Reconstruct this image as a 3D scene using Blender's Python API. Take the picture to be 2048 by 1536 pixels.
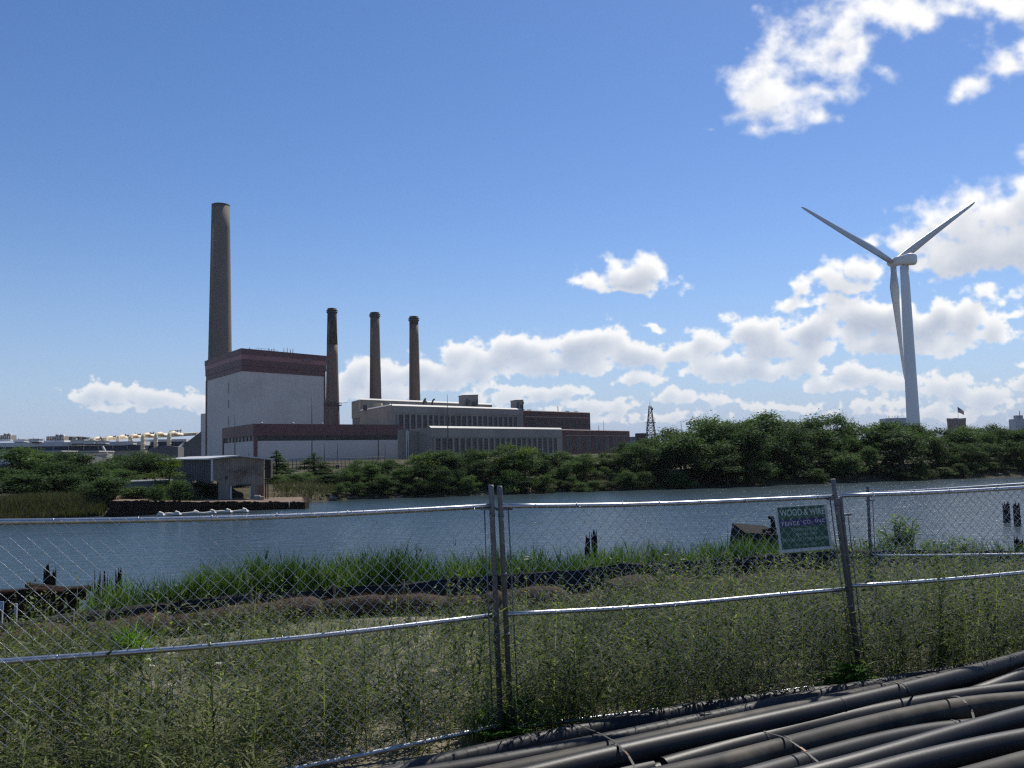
import bpy, bmesh, math, random
import numpy as np
from mathutils import Vector, Matrix
random.seed(7); RNG = np.random.default_rng(7)
R_ = math.radians
for o in list(bpy.data.objects): bpy.data.objects.remove(o)
S = bpy.context.scene
COL = S.collection

# ------------------------------------------------------------------ camera
EYE = 4.5                      # metres above the water (water is z = 0)
PITCH, ROLL, FPX = 4.46, -1.25, 1716.0
cam_d = bpy.data.cameras.new('camera'); cam = bpy.data.objects.new('camera', cam_d); COL.objects.link(cam)
cam_d.sensor_width = 36.0; cam_d.lens = 36.0 * FPX / 2048.0
cam_d.clip_start = 0.05; cam_d.clip_end = 9000
CM = Matrix.Translation((0, 0, EYE)) @ Matrix.Rotation(R_(90 + PITCH), 4, 'X') @ Matrix.Rotation(R_(ROLL), 4, 'Z')
cam.matrix_world = CM
S.camera = cam
CR = np.array(CM.to_3x3())
# ------------------------------------------------------------------ light
SUN_EL, SUN_AZ = 52.0, 31.0    # degrees, azimuth clockwise from +Y
SKY_STRENGTH = 0.088
sd = Vector((math.sin(R_(SUN_AZ)) * math.cos(R_(SUN_EL)), math.cos(R_(SUN_AZ)) * math.cos(R_(SUN_EL)), math.sin(R_(SUN_EL))))
sun_d = bpy.data.lights.new('sun', 'SUN'); sun = bpy.data.objects.new('sun', sun_d); COL.objects.link(sun)
sun_d.energy = 4.2; sun_d.angle = R_(0.53); sun_d.color = (1.0, 0.95, 0.86)
sun.rotation_euler = sd.to_track_quat('Z', 'Y').to_euler()
S.view_settings.view_transform = 'Standard'; S.view_settings.look = 'None'
S.view_settings.exposure = 0.30; S.view_settings.gamma = 1.0
S.cycles.max_bounces = 6; S.cycles.transparent_max_bounces = 8; S.cycles.diffuse_bounces = 3; S.cycles.glossy_bounces = 3
S.cycles.caustics_reflective = False; S.cycles.caustics_refractive = False
S.cycles.use_denoising = False; S.cycles.pixel_filter_type = 'BLACKMAN_HARRIS'; S.cycles.filter_width = 1.3; S.cycles.sample_clamp_indirect = 4.0; S.cycles.sample_clamp_direct = 5.0

def ray(px, py):
    d = CR @ np.array([(px - 1024.0) / FPX, (768.0 - py) / FPX, -1.0])
    return d
def at(px, py, y):
    """the world point that stands y metres ahead, seen at photo pixel px, py"""
    d = ray(px, py); t = y / d[1]
    return Vector((d[0] * t, y, EYE + d[2] * t))
def onz(px, py, z):
    d = ray(px, py); t = (z - EYE) / d[2]
    return Vector((d[0] * t, d[1] * t, z))
def to_px(x, y, z):
    v = CR.T @ np.stack([x, y, z - EYE * np.ones_like(z)])
    return 1024 + FPX * v[0] / -v[2], 768 - FPX * v[1] / -v[2], -v[2]

# ------------------------------------------------------------------ noise in numpy
def perlin(x, y, seed=0):
    rng = np.random.default_rng(seed)
    perm = rng.permutation(256); ang = rng.random(256) * 2 * np.pi
    gx, gy = np.cos(ang), np.sin(ang)
    xi = np.floor(x).astype(int); yi = np.floor(y).astype(int)
    xf = x - xi; yf = y - yi
    u = xf * xf * xf * (xf * (xf * 6 - 15) + 10); v = yf * yf * yf * (yf * (yf * 6 - 15) + 10)
    def g(ix, iy, fx, fy):
        h = perm[(perm[ix & 255] + iy) & 255]
        return gx[h] * fx + gy[h] * fy
    a = g(xi, yi, xf, yf); b = g(xi + 1, yi, xf - 1, yf); c = g(xi, yi + 1, xf, yf - 1); d = g(xi + 1, yi + 1, xf - 1, yf - 1)
    return (a + u * (b - a)) * (1 - v) + (c + u * (d - c)) * v
def fbm(x, y, octaves=5, seed=0, gain=0.5, billow=False):
    s = np.zeros_like(x); a = 1.0; tot = 0
    for k in range(octaves):
        n = perlin(x * 2 ** k + 17.3 * k, y * 2 ** k + 9.1 * k, seed + k)
        s += a * ((1 - 2.2 * np.abs(n)) * 0.7 - 0.25 if billow else n * 1.4); tot += a; a *= gain
    return s / tot

# ------------------------------------------------------------------ sky: Sky Texture + cumulus computed into a sky map (direction space)
CLOUDS = [  # photo pixel centre, radii, density
 (1545,195,95,62,1),(1600,120,95,62,1),(1685,55,110,62,1),(1770,20,110,55,1),(1700,105,85,45,.9),(1640,190,60,36,.8),(1630,238,34,18,.8),(1540,262,34,14,.7),(1432,246,16,9,.5),(1500,225,50,30,.8),
 (1850,45,60,34,.8),(1905,35,75,36,.9),(1985,10,100,36,1),(2060,-10,90,45,1),(1775,145,24,16,.5),
 (1950,168,66,40,1),(2010,120,66,42,1),(1922,192,36,26,.9),(2065,80,60,42,1),(2048,312,34,24,1),
 (1900,462,105,55,1.1),(1985,420,95,62,1.2),(2060,385,80,55,1.2),(1835,488,52,40,1),(1990,510,150,58,1.4),(1890,535,80,36,1.1),(2075,480,110,90,1.5),(2000,590,60,17,.8),(1740,482,24,12,.6),
 (1650,560,62,26,.95),(1712,538,58,28,.95),(1690,572,52,16,.8),(1608,572,28,12,.7),(1600,612,30,9,.6),(1690,605,30,10,.35),
 (1245,556,72,34,1),(1190,572,40,16,.9),(1292,552,44,30,1),(1370,568,20,18,.33),(1250,580,60,14,.9),
 (1745,640,130,42,1.2),(1870,648,120,44,1.2),(1965,672,75,28,1),(1640,668,100,40,1.1),(1505,676,75,40,1.1),(1430,690,50,30,1),(1560,700,110,34,1.1),(1790,690,190,26,1.2),(2030,630,40,16,.9),
 (1440,744,66,32,1.1),(1520,742,105,28,1.1),(1605,735,52,22,1),(1720,752,80,30,1.1),(1655,772,50,18,.9),(1800,772,70,18,.8),(1890,782,80,34,1.05),(1980,800,70,28,1),(2050,770,46,24,.9),(2050,725,22,11,.7),
 (1195,680,55,32,1.1),(1165,704,85,34,1.1),(1050,700,72,28,1.1),(1000,714,60,30,1.1),(1120,732,115,30,1.2),(1270,708,100,30,1.1),(1350,708,60,20,.9),(900,716,52,28,1),(850,744,62,34,1.1),(785,748,44,28,1),(722,752,46,30,1.05),(692,785,38,32,1),(765,785,76,24,1),(885,762,86,36,1.1),(960,748,60,26,1),(1310,660,34,6,.5),
 (1280,760,46,20,1),(1245,794,16,9,.8),(1140,785,44,14,1),(1085,790,56,18,1),(1010,780,50,14,.8),(1345,795,46,18,1),(1425,800,56,13,.9),(1540,814,58,12,.9),(1190,815,90,16,.8),(1200,840,90,12,.6),(1000,800,70,16,.7),(1640,820,60,10,.5),(1760,810,80,14,.6),(1880,830,120,16,.7),(1340,835,80,14,.6),
 (225,786,80,24,1.05),(170,796,40,18,.95),(300,802,56,22,1),(370,798,52,18,1),(410,812,40,20,.9),(250,815,100,12,.8),
]
def make_clouds():
    PPD = 20.0; A0, A1, E0, E1 = -48.0, 48.0, -1.0, 47.0
    w, h = int((A1 - A0) * PPD), int((E1 - E0) * PPD)
    az, el = np.meshgrid(np.radians(A0 + (np.arange(w) + .5) / PPD), np.radians(E0 + (np.arange(h) + .5) / PPD))
    dx, dy, dz = np.sin(az) * np.cos(el), np.cos(az) * np.cos(el), np.sin(el)
    v = np.einsum('ij,jhw->ihw', CR.T, np.stack([dx, dy, dz]))
    PX = 1024 + FPX * v[0] / -v[2]; PY = 768 - FPX * v[1] / -v[2]
    vis = (v[2] < -0.15)
    def field(PX, PY):
        wl = np.clip(30 + (880 - PY) * 0.11, 26, 130)          # clouds look smaller towards the horizon
        lf = np.log2(wl / 30.0)
        k0 = np.floor(lf); fr = lf - k0
        n = np.zeros_like(PX); bl = np.zeros_like(PX); wx = np.zeros_like(PX); wy = np.zeros_like(PX)
        for k in range(-1, 4):                                  # blend octave-scaled copies so the grain follows the distance
            wgt = np.where(k0 == k, 1 - fr, 0) + np.where(k0 + 1 == k, fr, 0)
            m = wgt > 0
            if not m.any(): continue
            L = 30.0 * 2.0 ** k
            x, y = PX[m] / (L * .9), PY[m] / (L * .75)
            n[m] += wgt[m] * fbm(x * .95, y * .95, 6, 3, .56)
            bl[m] += wgt[m] * fbm(x * .95 + 5, y * .95, 5, 31, .56, True)
            wx[m] += wgt[m] * fbm(x * .6 + 40, y * .6, 3, 60) * L; wy[m] += wgt[m] * fbm(x * .6, y * .6 + 40, 3, 80) * L
        X, Y = PX + wx * .75, PY + wy * .55
        F = np.full(PX.shape, -1.5)
        for cx, cy, rx, ry, a in CLOUDS:
            ryb = np.where(Y > cy, ry * (.62 if cy > 420 else .95), ry)
            q = np.hypot((X - cx) / rx, (Y - cy) / ryb)
            f = (1.12 - q) * a
            mx = np.maximum(F, f); F = mx + .16 * np.log1p(np.exp(-np.abs(F - f) / .16))   # soft union
        F = np.clip(F, -1.5, 1.15)
        return F * 1.02 - .07 - .10 * np.clip((PY - 600) / 80, 0, 1) - .05 * np.clip((330 - PY) / 60, 0, 1) + n * 1.50 + bl * .85
    D = field(PX, PY)
    def sm(a, b, x):
        t = np.clip((x - a) / (b - a), 0, 1); return t * t * (3 - 2 * t)
    soft = sm(880, 250, PY)
    alpha = sm(-.04, .24 + .80 * soft, D)
    T = np.clip(D, 0, 1.3)
    def blur(a, r):
        for ax in (0, 1):
            c = np.cumsum(np.pad(a, [(r + 1, r) if k == ax else (0, 0) for k in (0, 1)], mode='edge'), axis=ax)
            n = a.shape[ax]; a = (np.take(c, np.arange(2 * r + 1, n + 2 * r + 1), ax) - np.take(c, np.arange(n), ax)) / (2 * r + 1)
        return a
    Ts = blur(blur(T, 3), 3); occ = np.zeros_like(T)
    for k in range(1, 15):                                      # cloud between this point and the sun (up and to the right)
        s = (.12 + .095 * k) * np.clip(30 + (880 - PY) * 0.11, 26, 110) * .55
        ox = np.clip((np.arange(w)[None, :] + np.cos(1.15) * s * PPD / 51.3 * 1.2), 0, w - 1).astype(int)
        oy = np.clip((np.arange(h)[:, None] + np.sin(1.15) * s * PPD / 51.3 * 1.2), 0, h - 1).astype(int)
        occ += Ts[oy, ox]
    occ = blur(occ / 14, 2)
    lit = np.exp(-1.7 * occ * (1 - .55 * soft)) * np.exp(-.34 * T * (1 - soft))
    lit = lit + .22 * (T - blur(T, 5)) * (1 - .5 * soft)        # small lumps catch the light
    lit = np.clip((lit - .12) / .52, 0, 1)
    hz = sm(600, 880, PY)[..., None]                            # far clouds seen through more air
    c_lit = np.array([.84, .84, .835]) * (1 - hz * .10) ; c_sh = np.array([.38, .43, .53]) * (1 - hz) + np.array([.49, .55, .65]) * hz
    rgb = c_sh + (c_lit - c_sh) * lit[..., None]
    alpha = alpha * (1 - .25 * hz[..., 0]) * vis * sm(-.5, 1.0, np.degrees(el)) * sm(A1, A1 - 8, np.abs(np.degrees(az))) * sm(E1, E1 - 5, np.degrees(el))
    img = np.concatenate([rgb, alpha[..., None]], -1).astype(np.float32)
    im = bpy.data.images.new('cloud_cover', w, h, alpha=True, float_buffer=True)
    im.colorspace_settings.name = 'Non-Color'; im.alpha_mode = 'CHANNEL_PACKED'
    im.pixels.foreach_set(img.ravel()); im.update(); im.pack()
    return im, (A0, A1, E0, E1)

def make_world():
    w = bpy.data.worlds.new('World'); S.world = w; w.use_nodes = True
    nt = w.node_tree; N, L = nt.nodes, nt.links
    bg = N['Background']; bg.inputs['Strength'].default_value = SKY_STRENGTH
    sky = N.new('ShaderNodeTexSky'); sky.sky_type = 'NISHITA'; sky.sun_disc = False
    sky.sun_elevation = R_(SUN_EL); sky.sun_rotation = R_(SUN_AZ); sky.air_density = 1.0; sky.dust_density = 0.15; sky.ozone_density = 3.0
    im, (A0, A1, E0, E1) = make_clouds()
    tc = N.new('ShaderNodeTexCoord'); nrm = N.new('ShaderNodeVectorMath'); nrm.operation = 'NORMALIZE'
    L.new(tc.outputs['Generated'], nrm.inputs[0])
    sx = N.new('ShaderNodeSeparateXYZ'); L.new(nrm.outputs[0], sx.inputs[0])
    def M(op, a, b=None, c=None):
        m = N.new('ShaderNodeMath'); m.operation = op
        for k, q in enumerate((a, b, c)):
            if q is None: continue
            if isinstance(q, (int, float)): m.inputs[k].default_value = q
            else: L.new(q, m.inputs[k])
        return m.outputs[0]
    az = M('ARCTAN2', sx.outputs[0], sx.outputs[1]); el = M('ARCSINE', sx.outputs[2])
    u = M('MULTIPLY_ADD', az, 180 / math.pi / (A1 - A0), -A0 / (A1 - A0)); v = M('MULTIPLY_ADD', el, 180 / math.pi / (E1 - E0), -E0 / (E1 - E0))
    cv = N.new('ShaderNodeCombineXYZ'); L.new(u, cv.inputs[0]); L.new(v, cv.inputs[1])
    it = N.new('ShaderNodeTexImage'); it.image = im; it.extension = 'CLIP'; it.interpolation = 'Cubic'; L.new(cv.outputs[0], it.inputs[0])
    sc = N.new('ShaderNodeVectorMath'); sc.operation = 'SCALE'; sc.inputs['Scale'].default_value = 1.0 / SKY_STRENGTH; L.new(it.outputs['Color'], sc.inputs[0])
    mx = N.new('ShaderNodeMix'); mx.data_type = 'RGBA'
    hs = N.new('ShaderNodeHueSaturation'); hs.inputs['Saturation'].default_value = 1.20; L.new(sky.outputs[0], hs.inputs['Color'])
    tint = N.new('ShaderNodeMix'); tint.data_type = 'RGBA'; tint.blend_type = 'MULTIPLY'; tint.inputs[0].default_value = 1; tint.inputs[7].default_value = (1.0, .93, 1.03, 1)
    L.new(hs.outputs[0], tint.inputs[6])
    low = M('POWER', M('MAXIMUM', M('SUBTRACT', 1.0, M('MULTIPLY', M('ABSOLUTE', el), 3.2)), 0.0), 2.2)      # pale air near the horizon
    air = N.new('ShaderNodeMix'); air.data_type = 'RGBA'; L.new(M('MULTIPLY', low, .92), air.inputs[0])
    L.new(tint.outputs[2], air.inputs[6]); air.inputs[7].default_value = (.255 / SKY_STRENGTH, .385 / SKY_STRENGTH, .60 / SKY_STRENGTH, 1)
    L.new(it.outputs['Alpha'], mx.inputs[0]); L.new(air.outputs[2], mx.inputs[6]); L.new(sc.outputs[0], mx.inputs[7])
    L.new(mx.outputs[2], bg.inputs['Color'])
    try: w.cycles.sampling_method = 'MANUAL'; w.cycles.sample_map_resolution = 1024
    except Exception: pass
make_world()

# ------------------------------------------------------------------ materials (all node based)
MATS = {}
def mat(name, base, base2=None, rough=.8, metal=0.0, scale=4.0, detail=6, bump=0.0, bscale=None, streak=None, spec=.5, coord='Object', lo=.35, hi=.68, dirt=None, dscale=.6):
    """principled surface whose colour wanders between base and base2 by noise, with optional bump, vertical streaks and stains"""
    if name in MATS: return MATS[name]
    m = bpy.data.materials.new(name); m.use_nodes = True; MATS[name] = m
    nt = m.node_tree; N, L = nt.nodes, nt.links; b = N['Principled BSDF']
    b.inputs['Roughness'].default_value = rough; b.inputs['Metallic'].default_value = metal; b.inputs['Specular IOR Level'].default_value = spec
    b2 = base2 or tuple(c * .8 for c in base)
    tc = N.new('ShaderNodeTexCoord'); mp = N.new('ShaderNodeMapping'); L.new(tc.outputs[coord], mp.inputs[0])
    if streak: mp.inputs['Scale'].default_value = streak
    n = N.new('ShaderNodeTexNoise'); n.inputs['Scale'].default_value = scale; n.inputs['Detail'].default_value = detail; n.inputs['Roughness'].default_value = .62
    L.new(mp.outputs[0], n.inputs['Vector'])
    r = N.new('ShaderNodeMapRange'); r.inputs[1].default_value = lo; r.inputs[2].default_value = hi; L.new(n.outputs[0], r.inputs[0])
    mx = N.new('ShaderNodeMix'); mx.data_type = 'RGBA'; L.new(r.outputs[0], mx.inputs[0])
    mx.inputs[6].default_value = (*base, 1); mx.inputs[7].default_value = (*b2, 1)
    col = mx.outputs[2]
    if dirt:
        n2 = N.new('ShaderNodeTexNoise'); n2.inputs['Scale'].default_value = dscale; n2.inputs['Detail'].default_value = 7; n2.inputs['Roughness'].default_value = .7
        L.new(tc.outputs[coord], n2.inputs['Vector'])
        r2 = N.new('ShaderNodeMapRange'); r2.inputs[1].default_value = .5; r2.inputs[2].default_value = .68; L.new(n2.outputs[0], r2.inputs[0])
        m2 = N.new('ShaderNodeMix'); m2.data_type = 'RGBA'; L.new(r2.outputs[0], m2.inputs[0]); L.new(col, m2.inputs[6]); m2.inputs[7].default_value = (*dirt, 1); col = m2.outputs[2]
    L.new(col, b.inputs['Base Color'])
    if bump:
        nb = N.new('ShaderNodeTexNoise'); nb.inputs['Scale'].default_value = bscale or scale * 4; nb.inputs['Detail'].default_value = 5
        L.new(mp.outputs[0], nb.inputs['Vector'])
        bp = N.new('ShaderNodeBump'); bp.inputs['Strength'].default_value = bump; bp.inputs['Distance'].default_value = .02; L.new(nb.outputs[0], bp.inputs['Height']); L.new(bp.outputs[0], b.inputs['Normal'])
    return m
def brick_mat(name, c1, c2, mortar, sc=1.0):
    if name in MATS: return MATS[name]
    m = mat(name, c1, c2, .9); nt = m.node_tree; N, L = nt.nodes, nt.links; b = N['Principled BSDF']
    return m
def leaf_mat(name, c_dark, c_light, trans=.35, scale=.6, rough=.65, attr=True, rnd=.35):
    """foliage: colour per leaf from the 'tint' attribute plus a per-object shift, part diffuse, part translucent"""
    m = bpy.data.materials.new(name); m.use_nodes = True; MATS[name] = m
    nt = m.node_tree; N, L = nt.nodes, nt.links; out = N['Material Output']; N.remove(N['Principled BSDF'])
    a = N.new('ShaderNodeAttribute'); a.attribute_name = 'tint'
    oi = N.new('ShaderNodeObjectInfo')
    ad = N.new('ShaderNodeMath'); ad.operation = 'MULTIPLY_ADD'; L.new(oi.outputs['Random'], ad.inputs[0]); ad.inputs[1].default_value = rnd; L.new(a.outputs['Fac'], ad.inputs[2])
    sb = N.new('ShaderNodeMath'); sb.operation = 'SUBTRACT'; sb.use_clamp = True; L.new(ad.outputs[0], sb.inputs[0]); sb.inputs[1].default_value = rnd / 2
    mx = N.new('ShaderNodeMix'); mx.data_type = 'RGBA'; L.new(sb.outputs[0], mx.inputs[0]); mx.inputs[6].default_value = (*c_dark, 1); mx.inputs[7].default_value = (*c_light, 1)
    d = N.new('ShaderNodeBsdfPrincipled'); d.inputs['Roughness'].default_value = rough; d.inputs['Specular IOR Level'].default_value = .12; L.new(mx.outputs[2], d.inputs['Base Color'])
    t = N.new('ShaderNodeBsdfTranslucent')
    tm = N.new('ShaderNodeMix'); tm.data_type = 'RGBA'; tm.blend_type = 'MULTIPLY'; tm.inputs[0].default_value = 1; L.new(mx.outputs[2], tm.inputs[6]); tm.inputs[7].default_value = (1.25, 1.5, .6, 1)
    L.new(tm.outputs[2], t.inputs[0])
    ms = N.new('ShaderNodeMixShader'); ms.inputs[0].default_value = trans; L.new(d.outputs[0], ms.inputs[1]); L.new(t.outputs[0], ms.inputs[2]); L.new(ms.outputs[0], out.inputs['Surface'])
    return m

# ------------------------------------------------------------------ mesh builder
class MB:
    def __init__(s): s.v = []; s.f = []; s.m = []; s.sm = []
    def add(s, vs, fs, mi=0, smooth=False):
        o = len(s.v); s.v += [tuple(p) for p in vs]
        for f in fs: s.f.append(tuple(i + o for i in f)); s.m.append(mi); s.sm.append(smooth)
        return s
    def quad(s, a, b, c, d, mi=0): return s.add([a, b, c, d], [(0, 1, 2, 3)], mi)
    def hexa(s, p, mi=0):
        """eight corners: bottom ring 0-3, top ring 4-7 (counter-clockwise seen from above)"""
        return s.add(p, [(3, 2, 1, 0), (4, 5, 6, 7), (0, 1, 5, 4), (1, 2, 6, 5), (2, 3, 7, 6), (3, 0, 4, 7)], mi)
    def box(s, c, d, M=None, mi=0):
        hx, hy, hz = d[0] / 2, d[1] / 2, d[2] / 2
        p = [Vector((x * hx, y * hy, z * hz)) for z in (-1, 1) for x, y in ((-1, -1), (1, -1), (1, 1), (-1, 1))]
        if M is not None: p = [M @ q for q in p]
        c = Vector(c); return s.hexa([q + c for q in p], mi)
    def prism(s, poly, z0, z1, mi=0, caps=True):
        """plan polygon (counter-clockwise list of x, y) between heights; z1 may be a list"""
        n = len(poly); zt = z1 if isinstance(z1, (list, tuple)) else [z1] * n; zb = z0 if isinstance(z0, (list, tuple)) else [z0] * n
        vs = [(p[0], p[1], zb[i]) for i, p in enumerate(poly)] + [(p[0], p[1], zt[i]) for i, p in enumerate(poly)]
        fs = [(i, (i + 1) % n, n + (i + 1) % n, n + i) for i in range(n)]
        if caps: fs += [tuple(range(n - 1, -1, -1)), tuple(range(n, 2 * n))]
        return s.add(vs, fs, mi)
    def tube(s, path, r, n=10, mi=0, caps=True, smooth=True, r2=None):
        path = [Vector(p) for p in path]; k = len(path); rs = r if isinstance(r, (list, tuple)) else [r] * k
        vs = []; up = None
        for i, p in enumerate(path):
            t = (path[min(i + 1, k - 1)] - path[max(i - 1, 0)]).normalized()
            if up is None: up = Vector((0, 0, 1)) if abs(t.z) < .9 else Vector((1, 0, 0))
            a = t.cross(up).normalized(); b = a.cross(t).normalized(); up = b
            for j in range(n):
                w = 2 * math.pi * j / n; vs.append(p + a * (math.cos(w) * rs[i]) + b * (math.sin(w) * rs[i]))
        fs = [(i * n + j, (i + 1) * n + j, (i + 1) * n + (j + 1) % n, i * n + (j + 1) % n) for i in range(k - 1) for j in range(n)]
        s.add(vs, fs, mi, smooth)
        if caps:
            o = len(s.v) - len(vs)
            s.f.append(tuple(o + j for j in range(n))); s.f.append(tuple(o + (k - 1) * n + j for j in range(n - 1, -1, -1))); s.m += [mi, mi]; s.sm += [False, False]
        return s
    def lathe(s, prof, c, n=24, mi=0, smooth=True):
        """profile of (radius, z) about a vertical axis at c"""
        c = Vector(c); k = len(prof)
        vs = [c + Vector((r * math.cos(2 * math.pi * j / n), r * math.sin(2 * math.pi * j / n), z)) for r, z in prof for j in range(n)]
        fs = [(i * n + j, i * n + (j + 1) % n, (i + 1) * n + (j + 1) % n, (i + 1) * n + j) for i in range(k - 1) for j in range(n)]
        fs2 = [tuple(range(n - 1, -1, -1)), tuple((k - 1) * n + j for j in range(n))]
        s.add(vs, fs, mi, smooth); o = len(s.v) - len(vs)
        for f in fs2: s.f.append(tuple(i + o for i in f)); s.m.append(mi); s.sm.append(False)
        return s
    def build(s, name, mats, parent=None, origin=None):
        me = bpy.data.meshes.new(name); mats = mats if isinstance(mats, (list, tuple)) else [mats]
        o0 = Vector(origin) if origin is not None else Vector((0, 0, 0))
        me.from_pydata([Vector(p) - o0 for p in s.v], [], s.f); me.update()
        for m in mats: me.materials.append(m)
        if s.f:
            me.polygons.foreach_set('material_index', s.m); me.polygons.foreach_set('use_smooth', s.sm)
        ob = bpy.data.objects.new(name, me); COL.objects.link(ob)
        if parent is not None: ob.parent = parent; ob.location = o0 - parent.location
        else: ob.location = o0
        return ob
def np_mesh(name, V, F, mats, tint=None, mi=None, parent=None, smooth=False, origin=(0, 0, 0)):
    """V (n,3), F (m,k) with k = 3 or 4; tint one value per vertex"""
    me = bpy.data.meshes.new(name); k = F.shape[1]; V = V - np.array(origin)
    me.vertices.add(len(V)); me.vertices.foreach_set('co', V.astype(np.float32).ravel())
    me.loops.add(F.size); me.loops.foreach_set('vertex_index', F.astype(np.int32).ravel())
    me.polygons.add(len(F)); me.polygons.foreach_set('loop_start', np.arange(0, F.size, k, dtype=np.int32))
    for m in (mats if isinstance(mats, (list, tuple)) else [mats]): me.materials.append(m)
    if mi is not None: me.polygons.foreach_set('material_index', mi.astype(np.int32))
    me.polygons.foreach_set('use_smooth', np.full(len(F), smooth))
    if tint is not None:
        a = me.attributes.new('tint', 'FLOAT', 'POINT'); a.data.foreach_set('value', tint.astype(np.float32))
    me.update(calc_edges=True); me.validate()
    ob = bpy.data.objects.new(name, me); COL.objects.link(ob)
    if parent is not None: ob.parent = parent; ob.location = Vector(origin) - parent.location
    else: ob.location = origin
    return ob
def tag(o, label=None, cat=None, group=None, kind=None):
    if label: o['label'] = label
    if cat: o['category'] = cat
    if group: o['group'] = group
    if kind: o['kind'] = kind
    return o
def thing(name, loc, label, cat, group=None):
    o = bpy.data.objects.new(name, None); COL.objects.link(o); o.location = loc; o.empty_display_size = .5
    return tag(o, label, cat, group)
def copy_tree(o, parent=None):
    c = o.copy(); COL.objects.link(c)
    if parent is not None: c.parent = parent
    for ch in list(o.children): copy_tree(ch, c)
    return c

# ------------------------------------------------------------------ terrain
def lerp(x, xs, ys): return np.interp(x, xs, ys)
SILT = [onz(px, py, EYE - h) for px, py, h in ((-220, 1352, 2.24), (0, 1320, 2.28), (330, 1275, 2.38), (660, 1242, 2.46), (985, 1222, 2.50), (1130, 1214, 2.52), (1300, 1195, 2.55), (1520, 1182, 2.58), (1760, 1170, 2.62), (2048, 1160, 2.66), (2300, 1150, 2.7))]
SX = np.array([p.x for p in SILT]); SY = np.array([p.y for p in SILT])
def silt_y(x): return np.interp(x, SX, SY)
SHORE = [(-1600, 20), (-200, 20), (-60, 50), (-40, 62), (-33.5, 70), (-31, 75), (-20, 83), (-16.5, 87), (0, 91), (30, 98), (64, 107), (120, 122), (1600, 300)]
def shore_y(x): return np.interp(x, [a for a, _ in SHORE], [b for _, b in SHORE])
def ground_z(x, y):
    x = np.asarray(x, float); y = np.asarray(y, float)
    s = silt_y(x); e = shore_y(x)
    zs = EYE - np.interp(x, [-8, -3, 0, 10, 20], [2.24, 2.36, 2.50, 2.63, 2.7])
    near = np.where(y < 6.2, np.interp(y, [-40, 0, 4, 6.2], [EYE - 1.6, EYE - 1.7, EYE - 2.02, EYE - 2.13]), EYE - 2.13 + (zs - EYE + 2.13) * np.clip((y - 6.2) / np.maximum(s - 6.2, 1), 0, 1))
    t = np.clip((y - s - .4) / 6.5, 0, 1)
    near = near + (-1.2 - near) * (t * t * (3 - 2 * t))
    d = y - e
    far = np.interp(d, [-6, 0, 2.5, 12, 60, 400], [-1.3, 0.0, 1.0, 1.6, 2.0, 2.0])
    g = np.where(y < (s + e) / 2, near, far)
    nz = fbm(x * .45, y * .45, 4, 5) * .10 * np.clip((y - 3) / 4, .15, 1)
    return g + nz
def gz(x, y): return float(ground_z(np.array([x]), np.array([y]))[0])
def make_ground():
    xs = np.unique(np.concatenate([-np.geomspace(40, 6000, 30)[::-1], np.arange(-40, -12, 1.4), np.arange(-12, 14, .22), np.arange(14, 90, 1.6), np.geomspace(90, 6000, 28)]))
    ys = np.unique(np.concatenate([np.array([-400, -120, -40, -10]), np.arange(-4, 24, .22), np.arange(24, 50, 2.5), np.arange(50, 130, 1.1), np.geomspace(130, 8000, 36)]))
    X, Y = np.meshgrid(xs, ys); Z = ground_z(X, Y)
    V = np.stack([X.ravel(), Y.ravel(), Z.ravel()], 1); w = len(xs)
    i = np.arange(len(ys) - 1)[:, None] * w + np.arange(w - 1)[None, :]
    F = np.stack([i, i + 1, i + 1 + w, i + w], -1).reshape(-1, 4)
    m = mat('dry_sandy_ground', (.205, .178, .130), (.085, .085, .052), .95, scale=1.1, detail=9, bump=.8, bscale=26, coord='Object', dirt=(.29, .26, .20), dscale=.8, spec=.2)
    m2 = mat('far_bank_soil', (.050, .050, .026), (.085, .070, .045), .95, scale=.35, detail=9, bump=.8, bscale=8, dirt=(.14, .11, .075), dscale=.25, spec=.1)
    g = np_mesh('ground', V, F, [m, m2], mi=(V[F[:, 0], 1] > 42).astype(int), smooth=True); tag(g, kind='structure')
make_ground()
def make_water():
    m = bpy.data.materials.new('river_water'); m.use_nodes = True
    nt = m.node_tree; N, L = nt.nodes, nt.links; b = N['Principled BSDF']
    b.inputs['Base Color'].default_value = (.034, .056, .064, 1); b.inputs['Roughness'].default_value = .16; b.inputs['IOR'].default_value = 1.333; b.inputs['Specular IOR Level'].default_value = .5
    tc = N.new('ShaderNodeTexCoord')
    def wav(sc, rot, stretch, det, ds):
        mp = N.new('ShaderNodeMapping'); mp.inputs['Rotation'].default_value = (0, 0, R_(rot)); mp.inputs['Scale'].default_value = (stretch, 1, 1); L.new(tc.outputs['Object'], mp.inputs[0])
        n = N.new('ShaderNodeTexNoise'); n.inputs['Scale'].default_value = sc; n.inputs['Detail'].default_value = det; n.inputs['Distortion'].default_value = ds; n.inputs['Roughness'].default_value = .58
        L.new(mp.outputs[0], n.inputs['Vector']); return n.outputs[0]
    a = wav(1.5, 12, .55, 5, .25); c = wav(.22, -18, .5, 3, .3)
    b1 = N.new('ShaderNodeBump'); b1.inputs['Strength'].default_value = 1.0; b1.inputs['Distance'].default_value = .165; L.new(a, b1.inputs['Height'])
    b2 = N.new('ShaderNodeBump'); b2.inputs['Strength'].default_value = 1.0; b2.inputs['Distance'].default_value = .16; L.new(c, b2.inputs['Height']); L.new(b1.outputs[0], b2.inputs['Normal'])
    L.new(b2.outputs[0], b.inputs['Normal'])
    o = MB().quad((-3000, 8, 0), (3000, 8, 0), (3000, 400, 0), (-3000, 400, 0)).build('water', m); tag(o, kind='structure')
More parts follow.
